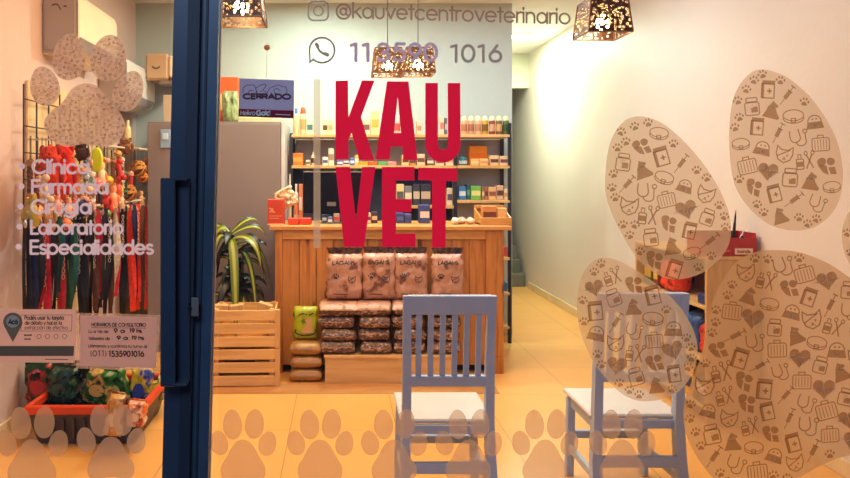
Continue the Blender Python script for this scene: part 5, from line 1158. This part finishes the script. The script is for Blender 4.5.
# red display box with tools
t = thing('red_display_box', 'open red counter box with a cream label on the wooden shelf cabinet', 'box', (2.28, 3.85, CZ+.001))
m_rb = mat('red_card', (168, 34, 26), .45); x0 = 2.10; x1 = PX(757, 3.76); z0 = CZ+.001; z1 = PZ(233, 3.76); zf = PZ(238, 3.76)
obj('front', MB().box(x0, x1, 3.76, 3.766, z0, zf, .001), m_rb, t, smooth=False); obj('back', MB().box(x0, x1, 3.93, 3.936, z0, z1, .001), m_rb, t, smooth=False)
for x in (x0, x1-.006): obj('side', MB().box(x, x+.006, 3.767, 3.929, z0, z1 if x > x0 else zf+.01, .001), m_rb, t, smooth=False)
obj('bottom', MB().box(x0+.007, x1-.007, 3.767, 3.929, z0, z0+.005), m_rb, t, smooth=False)
o = obj('cream_label', MB().box(PX(735, 3.757), PX(753, 3.757), 3.757, 3.759, PZ(254.5, 3.757), PZ(248.5, 3.757), .0005), mat('cream_card', None), t, smooth=False)
obj('label_text', text(MB(), 'Gamma', 737, 751, 253, 4, .8, 3.7562) if False else text(MB(), 'bands', 737.5, 750.5, 253.2, 3.6, .7, 3.7562), m_rb, o, smooth=False)
obj('front_text', text(MB(), 'amigo pet', 712, 731, 252, 2.6, .5, 3.7588), mat('pink_print', (220, 120, 110), .5), t, smooth=False)
for i, (x, tz, c, lb) in enumerate([(737, 210, (20, 18, 18), 'tall pointed black tool standing in the red box'), (742, 229, (18, 18, 22), 'black handled clipper leaning right in the red box'), (746, 230, (60, 60, 66), 'dark steel clipper in the red box'), (750, 232, (175, 170, 165), 'silver-tipped clipper at the right of the red box'), (739.5, 234, (150, 150, 150), 'short grey clipper in front in the red box')]):
    Yk = 3.84+.012*i; p0 = Vector((PX(x, Yk)-.03+.004*i, Yk, z0+.012)); p1 = P(x+(2 if i else -1), tz, Yk)
    t2 = thing('grooming_tool', lb, 'grooming tool', p0, 'grooming tools in the red box')
    v = p1-p0
    obj('grip', MB().tube([p0, p0+v*.35, p0+v*.7], [.008, .010, .007], 8), mat('tool_%d' % i, c, .4), t2)
    obj('tip', MB().tube([p0+v*.7, p0+v*.85, p1], [.006, .005, .001], 8), mat('tool_tip_%d' % (i == 0), (.03, .03, .03) if i == 0 else (.45, .44, .42), .3, .6), t2)

# ------------------------------------------------------------------ pet accessory rack on the left wall
RX = XL+.03
m_creamw = mat('cream_board', (.78, .55, .28), .6)
t = thing('display_rack', 'wall display rack with cream board and dark wire grid, hung with pet toys', 'display rack', (XL+.1, 4.6, .4))
obj('board', MB().box(XL+.003, XL+.018, 3.86, 5.32, .5, 2.02, .002), m_creamw, t, smooth=False)
mb = MB(); m_wire = mat('dark_wire', (.05, .035, .028), .5, .4)
for y in [3.74+.16*i for i in range(10)]: mb.tube([(RX+.02, y, .45), (RX+.02, y, 1.98)], .005, 6)
for z in [.5+.155*i for i in range(10)]: mb.tube([(RX+.02, 3.74, z), (RX+.02, 5.2, z)], .004, 6)
obj('wire_grid', mb, m_wire, t)
HX = -1.62
mb = MB(); mb.box(HX-.008, HX+.008, 3.62, 5.3, 1.248, 1.262, .002)
for y in (3.66, 4.4, 5.25): mb.box(RX+.015, HX, y-.006, y+.006, 1.248, 1.262)
obj('lower_rail', mb, mat('cream_rail', (.72, .55, .36), .5), t, smooth=False)
mb = MB(); mb.box(HX-.008, HX+.008, 3.72, 5.3, 1.655, 1.667, .002)
for y in (3.76, 4.4, 5.25): mb.box(RX+.015, HX, y-.006, y+.006, 1.655, 1.667)
obj('upper_rail', mb, mat('cream_rail', None), t, smooth=False)
def zat(x, X=HX): return X*F/(x-340)
# leashes
cols = {'black': (18, 14, 14), 'navy': (22, 28, 70), 'red': (178, 24, 40), 'teal': (20, 90, 84), 'green': (24, 74, 44), 'orange-red': (232, 56, 24), 'brown': (92, 50, 26), 'grey': (120, 108, 100), 'crimson': (205, 36, 66), 'white': (205, 190, 170), 'dark purple': (48, 26, 62)}
LS = [(28, 'black', .62), (33, 'navy', .66), (38, 'black', .5), (43, 'red', .5), (48, 'crimson', .56), (53, 'black', .64), (58, 'teal', .42), (62, 'red', .6), (66, 'navy', .5), (70, 'green', .64), (74, 'teal', .6), (77.5, 'black', .66), (82, 'black', .62), (86, 'brown', .62), (89.5, 'black', .66), (93, 'brown', .58), (97, 'red', .52), (101, 'black', .66), (105, 'dark purple', .6), (108.5, 'black', .66), (112, 'brown', .66), (116, 'white', .55), (119, 'crimson', .58), (122, 'black', .7), (126, 'black', .74), (130, 'orange-red', .72), (134, 'navy', .66), (137.5, 'orange-red', .74), (142, 'brown', .6), (146, 'orange-red', .78), (150, 'orange-red', .6)]
m_clip = mat('steel_clip', (.55, .5, .44), .3, .8)
nb = {}
prev_c = None
for i, (x, cn, L) in enumerate(LS):
    Y = zat(x-1.5); X = HX+.012+.03*(i % 2)*0; w = .030 if cn != 'orange-red' else .040
    X = HX; z1 = 1.247; L *= 1.13
    where = ['at the near end of the rail', 'left of the middle of the rail', 'right of the middle of the rail', 'near the far end of the rail'][min(3, i*4//len(LS))]
    nxt = LS[i+1][1] if i+1 < len(LS) else 'no other'; prv = LS[i-1][1] if i else 'no other'
    lb = f'{cn} leash between {prv} and {nxt} ones, {where}'
    if i == 0: lb = 'black leash hanging first at the near end of the rail'
    if i == len(LS)-1: lb = 'short orange-red leash hanging last at the far end of the rail'
    t = thing('pet_leash', lb, 'leash', (X, Y, z1), 'leashes hanging on the lower rail')
    mb = MB(); n = 14; rg = random.Random(i*11+3); sway = rg.uniform(-.03, .03); ph = rg.uniform(0, 6)
    for side, dw in ((0, 0), (1, .012)):
        vs = []
        for k in range(n+1):
            s_ = k/n; z_ = -.02-s_*L*(.93 if side else 1)
            cx = sway*s_+.010*math.sin(s_*5+ph)+(dw*2.0*math.sin(PI*s_) if side else 0); tw = .5+.5*math.cos(s_*3+ph)*.5
            a_ = .6*math.sin(s_*4+ph+side)
            vs += [Vector((cx-math.cos(a_)*w/2, -math.sin(a_)*w/2+.008*side, z_)), Vector((cx+math.cos(a_)*w/2, math.sin(a_)*w/2+.008*side, z_))]
        mb.add(vs, [(k*2, k*2+1, k*2+3, k*2+2) for k in range(n)])
    obj('strap', mb, mat('webbing_'+cn, cols[cn], .6, var=.25, scale=50), t, local=True, sharp=80)
    obj('hook', MB().tube([(0, 0, .022), (.008, 0, .014), (.01, 0, .0), (0, 0, -.022)], .0028, 6), m_clip, t, local=True)
    obj('clip', MB().lathe([(.004, -.065), (.009, -.055), (.009, -.035), (.004, -.022)], c=(0, -.012, 0), n=8), m_clip, t, local=True)
    if i % 4 == 3:
        mb = MB()
        for k in range(9): mb.tube([(.022+.008*math.cos(a), -.014, -.1-.035*k+.015*math.sin(a)) for a in [2*PI*q/8 for q in range(8)]], .0022, 5, closed=True)
        obj('chain', mb, m_clip, t, local=True)
# toys on the upper rail
def toy(name, label, x, ytop, group='toys hanging on the upper rail', X=HX):
    Y = zat(x, X); return thing(name, label, 'pet toy', (PX(x, Y), Y, PZ(ytop, Y)), group), Y
def hanger(t, up):
    obj('hanging_loop', MB().tube([(0, 0, up), (0, 0, -.01)], .002, 5), m_wire, t, local=True)
UPZ = 1.66
def plush(label, x, yt, h, w, c, seed, X=HX):
    t, Y = toy('plush_toy', label, x, yt, X=X); mb = MB()
    mb.ball((0, 0, -h*.62), (w*.5, w*.42, h*.38), 16, bump=.35, seed=seed); mb.ball((0, -w*.1, -h*.2), (w*.36, w*.34, h*.2), 14, bump=.3, seed=seed+2)
    obj('body', mb, mat('plush_%d_%d_%d' % c, c, .95, var=.3, scale=30, bump=.9, bscale=90), t, local=True)
    mb = MB()
    for s in (-1, 1): mb.ball((s*w*.3, -w*.05, -h*.08), (w*.12, w*.08, h*.1), 8); mb.ball((s*w*.45, -w*.1, -h*.55), (w*.13, w*.13, h*.2), 8)
    obj('ears_and_paws', mb, mat('plushd_%d_%d_%d' % c, tuple(int(v*.8) for v in c), .95), t, local=True)
    mb = MB()
    for s in (-1, 1): mb.ball((s*w*.13, -w*.42, -h*.17), w*.04, 8)
    obj('eyes', mb, m_inkd, t, local=True); hanger(t, UPZ-t.location.z)
plush('fluffy red-orange plush toy hanging first on the near end of the upper rail', 51, 146, .28, .15, (214, 58, 22), 1)
plush('fluffy bright red plush toy hanging second beside the red-orange one', 65, 145, .30, .14, (226, 46, 20), 4)
plush('cream and brown plush toy under the red plush ones', 46, 196, .2, .12, (206, 150, 96), 6)
t, Y = toy('rubber_paddle_toy', 'lime green flat oval rubber toy under the door paw print', 97, 147)
mb = MB(); mb.lathe([(.0005, -.012), (.035, -.010), (.040, 0), (.035, .010), (.0005, .012)], n=20, M=Matrix.Translation((0, 0, -.085)) @ Matrix.Scale(2.1, 4, (0, 0, 1)) @ Matrix.Rotation(PI/2, 4, 'X'))
obj('body', mb, mat('lime_rubber', (206, 214, 20), .4), t, local=True); hanger(t, UPZ-t.location.z)
def ball_toy(label, x, yt, r, c, c2=None, seed=0, weave=False):
    t, Y = toy('rattan_ball_toy' if weave else 'rubber_ball_toy', label, x, yt); mb = MB()
    if weave:
        mb.ball((0, 0, -r*1.1), r*.86, 14); obj('core', mb, mat('ballcore_%d' % c[0], tuple(int(v*.55) for v in c), .8), t, local=True); mb = MB()
        for k in range(7):
            M = Matrix.Rotation(k*PI/7, 3, 'Z') @ Matrix.Rotation(.5*(k % 3)+.4, 3, 'X')
            mb.tube([Vector((0, 0, -r*1.1))+M @ Vector((r*math.cos(a), 0, r*math.sin(a))) for a in [2*PI*q/20 for q in range(20)]], r*.11, 6, closed=True)
        obj('woven_strands', mb, mat('ball_%d_%d_%d' % c, c, .7), t, local=True)
    else:
        mb.ball((0, 0, -r*1.1), r, 16); obj('body', mb, mat('ball_%d_%d_%d' % c, c, .35), t, local=True)
        mb = MB(); mb.tube([Vector((r*1.0*math.cos(a), r*1.0*math.sin(a)*.98, -r*1.1+.25*r*math.sin(2*a))) for a in [2*PI*q/20 for q in range(20)]], r*.1, 6, closed=True); obj('stripe', mb, mat('ball2_%d' % (c2 or c)[0], c2 or c, .4), t, local=True)
    hanger(t, UPZ-t.location.z)
ball_toy('woven rattan ball on the right of the rack, upper of the pair', 138, 160, .062, (206, 136, 52), weave=True)
ball_toy('woven rattan basket ball lower left of the pair', 128, 184, .062, (190, 116, 40), weave=True)
ball_toy('orange woven ball at the far right edge of the toys', 143, 172, .04, (224, 130, 44), weave=True)
ball_toy('yellow rubber ball near the middle of the toys', 108, 175, .036, (226, 178, 30), (235, 90, 30))
ball_toy('salmon pink rubber ball left of the yellow one', 97, 177, .042, (224, 96, 76), (245, 190, 160))
ball_toy('olive green small ball resting low by the lower rail', 107, 209, .030, (118, 136, 66), (60, 80, 40))
ball_toy('brown small ball low beside the olive green one', 98, 209, .030, (104, 72, 66), (60, 40, 40))
ball_toy('orange ring-striped ball below the word Cirugía', 65, 217, .038, (226, 104, 30), (250, 180, 90))
def bone(label, x, yt, L, c, tilt=0):
    t, Y = toy('bone_toy', label, x, yt); M = Matrix.Rotation(tilt, 3, 'Y'); r = L*.13; mb = MB()
    mb.tube([M @ Vector((0, 0, -L*.15)), M @ Vector((0, 0, -L*.5)), M @ Vector((0, 0, -L*.85))], [r, r*.8, r], 10)
    for z in (-.1, -.9):
        for s in (-1, 1): mb.ball(M @ Vector((s*r*.9, 0, z*L)), r*1.15, 10)
    obj('body', mb, mat('bone_%d_%d_%d' % c, c, .6, bump=.3), t, local=True); hanger(t, UPZ-t.location.z)
bone('pale pink bone toy right of the lime paddle', 106, 158, .14, (222, 158, 130), .3)
bone('white bone toy beneath the word Farmacia start', 42, 176, .15, (216, 180, 140), -.2)
bone('tan rawhide bone between the plush toys and the paddle', 80, 168, .17, (190, 124, 70), .15)
bone('red bone toy left of the rattan balls', 117, 160, .15, (206, 44, 26), -.25)
bone('cream bone toy low in the middle of the rack', 88, 186, .15, (224, 186, 146), .5)
bone('brown rawhide bone above the orange leashes', 134, 200, .13, (168, 100, 48), 1.2)
def rope(label, x, yt, L, c, c2):
    t, Y = toy('rope_toy', label, x, yt); mb = MB()
    for ph in (0, 2.09, 4.18): mb.tube([(.010*math.cos(k*.9+ph), .010*math.sin(k*.9+ph), -L*k/22) for k in range(23)], .008, 6)
    obj('twisted_rope', mb, mat('rope_%d_%d_%d' % c, c, .9, var=.35, scale=60), t, local=True)
    mb = MB()
    for z in (-.08, -.86): mb.ball((0, 0, z*L), (.022, .022, .02), 10, bump=.4, seed=int(x))
    for k in range(7): mb.tube([(0, 0, -L*.9), (.02*math.cos(k), .02*math.sin(k), -L*1.12)], .003, 4)
    obj('knots', mb, mat('rope_%d_%d_%d' % c2, c2, .9, var=.3, scale=60), t, local=True); hanger(t, UPZ-t.location.z)
rope('red and white rope toy between the plush toys', 58, 166, .26, (204, 90, 70), (226, 196, 170))
rope('blue-grey rope toy left of the lime paddle', 86, 150, .2, (120, 140, 158), (190, 198, 200))
rope('teal and white rope toy beneath the lime paddle', 92, 172, .22, (150, 168, 160), (214, 200, 180))
rope('brown rope toy near the upper middle of the rack', 113, 158, .22, (120, 70, 44), (170, 110, 66))
rope('white rope toy right of the brown rope', 122, 158, .2, (204, 176, 146), (226, 206, 176))
rope('dark green rope toy in front of the rattan ball', 125, 172, .17, (52, 66, 40), (90, 104, 60))
rope('orange rope toy at the far end of the rack', 147, 158, .18, (206, 110, 60), (230, 150, 90))
rope('maroon rope toy at the near left of the rack', 36, 182, .2, (120, 40, 34), (190, 120, 90))
rope('multicoloured pink rope toy low near the middle', 74, 182, .18, (206, 120, 110), (236, 190, 160))
def squeaky(label, x, yt, h, c, c2):
    t, Y = toy('squeaky_animal_toy', label, x, yt); mb = MB(); w = h*.42
    mb.lathe([(.001, -h), (w*.42, -h*.96), (w*.55, -h*.75), (w*.45, -h*.5), (w*.28, -h*.38), (w*.36, -h*.25), (w*.3, -h*.1), (.001, -h*.03)], n=14)
    obj('body', mb, mat('squeak_%d_%d_%d' % c, c, .4), t, local=True)
    mb = MB(); mb.lathe([(w*.09, 0), (.001, w*.28)], n=8, M=Matrix.Translation((0, -w*.33, -h*.2)) @ Matrix.Rotation(PI/2, 4, 'X'))
    for s in (-1, 1): mb.ball((s*w*.5, 0, -h*.65), (w*.12, w*.22, h*.16), 8); mb.ball((s*w*.22, -w*.2, -h*.98), (w*.16, w*.26, h*.04), 8)
    obj('beak_and_wings', mb, mat('squeak_%d_%d_%d' % c2, c2, .4), t, local=True); hanger(t, UPZ-t.location.z)
squeaky('peach coloured squeaky animal toy in the centre below the yellow ball', 113, 183, .18, (232, 150, 100), (236, 100, 50))
squeaky('cream squeaky animal toy above the yellow ball', 101, 160, .17, (228, 196, 150), (230, 120, 60))
squeaky('orange squeaky animal toy right of the salmon ball', 118, 176, .15, (222, 84, 44), (240, 190, 80))
squeaky('yellow-green squeaky toy at the near left of the rack', 31, 190, .2, (166, 140, 44), (220, 160, 60))
squeaky('pink squeaky toy below the near plush toys', 56, 190, .15, (226, 150, 130), (236, 190, 150))
squeaky('pale squeaky animal toy left of the rattan basket ball', 121, 190, .14, (214, 176, 136), (180, 90, 60))
plush('dark brown plush toy in the gap between bright toys', 81, 141, .12, .1, (72, 40, 30), 9)
plush('small white and red plush toy on the lower middle', 85, 196, .12, .11, (214, 150, 126), 12)
plush('small crimson plush toy above the red leashes', 104, 193, .1, .1, (196, 50, 40), 15)
plush('small navy and white plush toy low near the word Cirugía', 80, 200, .11, .1, (50, 54, 96), 18)
plush('tan plush toy high at the far right of the rack', 126, 138, .12, .11, (150, 96, 60), 21)
bottle('cream candle-shaped bottle standing high at the far right of the rack', 124, 130, 120, 1.669, 5.05, (236, 206, 140), None, (240, 215, 160), dome=False, kind='bottle')
for a_ in (('tan woven ball half hidden behind the salmon ball', 92, 186, .034, (190, 130, 80)), ('small peach ball at the near end above the lower rail', 38, 204, .03, (226, 150, 100)), ('small orange ball hanging below the rattan pair', 135, 206, .03, (222, 110, 50)), ('small amber ball between rope toys at the top of the rack', 118, 150, .028, (216, 150, 60))): ball_toy(*a_, (120, 60, 30))
for a_ in (('red-brown bone toy low beside the olive ball', 114, 203, .1, (150, 60, 36), .9), ('orange bone toy between the two plush groups', 71, 176, .15, (220, 112, 56), .4), ('dark brown rawhide bone left of the white rope', 119, 166, .14, (94, 52, 30), .1), ('peach bone toy at the lower near end of the rack', 52, 206, .12, (222, 160, 116), 1.1), ('pale bone toy under the rattan basket ball', 126, 205, .11, (220, 180, 132), .2)): bone(*a_)
for a_ in (('brown rope toy at the near edge beside the wire grid', 30, 160, .22, (110, 66, 40), (160, 110, 70)), ('amber rope toy behind the red plush toys', 72, 150, .24, (214, 140, 70), (236, 190, 120)), ('black and tan rope toy behind the salmon ball', 100, 186, .16, (50, 36, 30), (170, 120, 80)), ('red rope toy just left of the rattan ball', 131, 172, .17, (206, 54, 40), (230, 160, 130)), ('tan rope toy in the far corner of the rack', 150, 170, .18, (176, 126, 80), (210, 170, 120))): rope(*a_)
for a_ in (('brown and cream squeaky toy near the top middle of the rack', 88, 150, .12, (150, 92, 56), (226, 190, 150)), ('tan squeaky toy hanging low at the far end', 141, 190, .13, (196, 140, 84), (120, 70, 40)), ('scarlet squeaky toy above the crimson leash', 110, 196, .12, (212, 44, 34), (240, 180, 90)), ('peach squeaky toy low between near plush toys', 68, 196, .14, (232, 160, 116), (220, 80, 50))): squeaky(*a_)
# little wire shelf for it
tag(obj('wire_shelf', MB().box(PX(110, 4.95), PX(140, 5.0), 4.98, 5.2, 1.655, 1.668, .002).box(XL+.02, PX(112, 4.98), 5.06, 5.1, 1.655, 1.668), mat('cream_rail', None), smooth=False), 'short pale shelf strip at the top right of the toy rack', 'shelf')

# ------------------------------------------------------------------ bin of snack bags under the leashes
BX0, BX1 = PX(28, 3.50), PX(142, 3.50)
t = thing('storage_bin', 'large dark bin with an orange rim on the floor under the leashes', 'bin', ((BX0+BX1)/2, 3.77, 0))
z1 = PZ(407, 3.50); ins = .05
mb = MB()
def ring_box(x0, x1, y0, y1, z): return [(x0, y0, z), (x1, y0, z), (x1, y1, z), (x0, y1, z)]
mb.add(ring_box(BX0+ins, BX1-ins, 3.52, 4.0, 0)+ring_box(BX0, BX1, 3.49, 4.05, z1-.03), [(3, 2, 1, 0)]+[(i, (i+1) % 4, 4+(i+1) % 4, 4+i) for i in range(4)])
for k in range(9): 
    x = BX0+.08+k*(BX1-BX0-.16)/8; mb.box(x-.006, x+.006, 3.482, 3.50, .04, z1-.06)
obj('body', mb, mat('dark_bin_plastic', (.05, .038, .034), .5, var=.2), t, smooth=False)
mb = MB()
for a in ((BX0-.012, BX1+.012, 3.475, 3.505), (BX0-.012, BX1+.012, 4.035, 4.062), (BX0-.012, BX0+.016, 3.506, 4.034), (BX1-.016, BX1+.012, 3.506, 4.034)): mb.box(a[0], a[1], a[2], a[3], z1-.035, z1+.012, .006)
obj('rim', mb, mat('orange_plastic', (214, 66, 24), .4), t, smooth=False)
def snack(label, x, yt, yb, w, Y, base, dark, third, seed, rot=0, name='snack_bag'):
    p0 = P(x, yb, Y); h = (yb-yt)*Y/F
    th = thing(name, label, 'snack bag', (p0.x, Y, p0.z), 'snack bags heaped in the orange-rimmed bin')
    M = Matrix.Rotation(rot, 4, 'Y')
    obj('bag_body', MB().pillow(w, .09, h, M @ Vector((0, 0, h/2)), 14, 16, M=M, seed=seed, wr=.02), print_mat('snack_%d' % seed, base, dark, 11, .45, .25, third=third), th, local=True)
    obj('sealed_top', MB().box(-w*.46, w*.46, -.004, .004, h*.94, h*1.04, .001, M), print_mat('snackseal_%d' % seed, base, dark, 40, .5, .25), th, local=True, smooth=False)
    obj('printed_panel', MB().poly([M @ Vector((w*.26*math.cos(a), -.052, h*.46+h*.17*math.sin(a))) for a in [2*PI*k/14 for k in range(14)]]), mat('snackp_%d' % seed, third, .5), th, local=True, smooth=False)
snack('dark green glossy snack bag at the left of the bin', 43, 362, 404, .17, 3.80, (24, 58, 30), (14, 20, 14), (190, 40, 40), 1, -.1)
snack('dark teal snack bag second from left in the bin', 60, 366, 405, .15, 3.74, (20, 54, 44), (12, 18, 16), (60, 90, 60), 2, .12)
snack('black snack bag with faint print in the middle of the bin', 78, 362, 404, .16, 3.84, (24, 28, 26), (60, 60, 50), (120, 110, 90), 3, -.06)
snack('green and gold snack bag in the centre of the bin', 96, 368, 404, .17, 3.72, (36, 96, 34), (16, 44, 20), (216, 170, 90), 4, .22)
snack('green snack bag right of the gold one in the bin', 119, 368, 405, .15, 3.76, (34, 92, 36), (14, 40, 18), (200, 190, 110), 5, -.18)
snack('yellow and blue snack bag at the right end of the bin', 138, 364, 408, .13, 3.82, (222, 196, 60), (40, 56, 130), (60, 80, 160), 6, .15)
snack('silver and lime snack bag hanging over the right end of the bin', 149, 372, 402, .11, 3.95, (196, 206, 90), (100, 120, 40), (190, 190, 190), 7, .7)
snack('dark snack bag at the back left of the bin', 52, 352, 396, .18, 3.93, (34, 30, 28), (16, 16, 16), (150, 60, 40), 8, .05)
snack('dark green snack bag at the back right of the bin', 108, 354, 396, .2, 3.93, (28, 50, 28), (14, 18, 14), (140, 140, 80), 9, 0)
snack('orange and cream snack bag at the right corner of the bin', 136, 400, 426, .1, 3.44, (228, 110, 40), (190, 60, 20), (236, 200, 160), 10, .1)
snack('crinkled gold snack bag draped over the front of the bin', 113, 393, 436, .09, 3.42, (205, 150, 80), (120, 66, 36), (230, 200, 150), 11, .12)

# ------------------------------------------------------------------ lights
def area(name, loc, size, energy, color, rot=(0, 0, 0), sy=None):
    l = bpy.data.lights.new(name, 'AREA'); l.energy = energy; l.color = color; l.shape = 'RECTANGLE'; l.size = size; l.size_y = sy or size
    o = bpy.data.objects.new(name, l); COL.objects.link(o); o.location = loc; o.rotation_euler = rot; return o
def downlight(label, x, y, r, energy, color, strength):
    t = thing('recessed_ceiling_light', label, 'ceiling light', (x, y, H-.02))
    obj('rim', MB().lathe([(r, .018), (r*1.15, .0), (r*1.15, .018)], n=24), mat('white_rim', (.8, .8, .76), .4), t, local=True)
    m, nt, out = nm('lamp_diffuser'); e = N(nt, 'ShaderNodeEmission'); e.inputs[0].default_value = color+(1,); e.inputs[1].default_value = strength; nt.links.new(e.outputs[0], out.inputs[0])
    obj('diffuser', MB().lathe([(.0005, .006), (r, .008), (r, .018)], n=24), m, t, local=True)
    a = area('downlight', (x, y, H-.03), r*1.6, energy, color); return t
downlight('round recessed ceiling light over the corridor', PX(517, 7.4), 7.3, .13, 62, (.86, 1, .86), 9)
downlight('round recessed ceiling light near the back wall, above the shelving', -.15, 5.1, .14, 40, (.80, 1, .90), 7)
area('main_room_light', (-.15, 3.7, H-.03), 1.6, 68, (1, .63, .32), sy=1.6)
area('right_cool_light', (1.2, 4.6, H-.03), .8, 36, (.55, .78, 1))
area('outside_cool_fill', (-.6, -1.6, 3.6), 1.2, 74, (.50, .68, 1), (math.radians(62), 0, math.radians(-8)))  # unseen fill added outside to light the decals and chair backs
w = bpy.data.worlds.new('night'); scn.world = w; w.use_nodes = True
bg = w.node_tree.nodes['Background']; bg.inputs[0].default_value = (.30, .42, .75, 1); bg.inputs[1].default_value = .16
scn.view_settings.view_transform = 'Standard'; scn.view_settings.look = 'None'; scn.view_settings.exposure = .12
scn.cycles.max_bounces = 8; scn.cycles.transparent_max_bounces = 16; scn.cycles.use_denoising = True
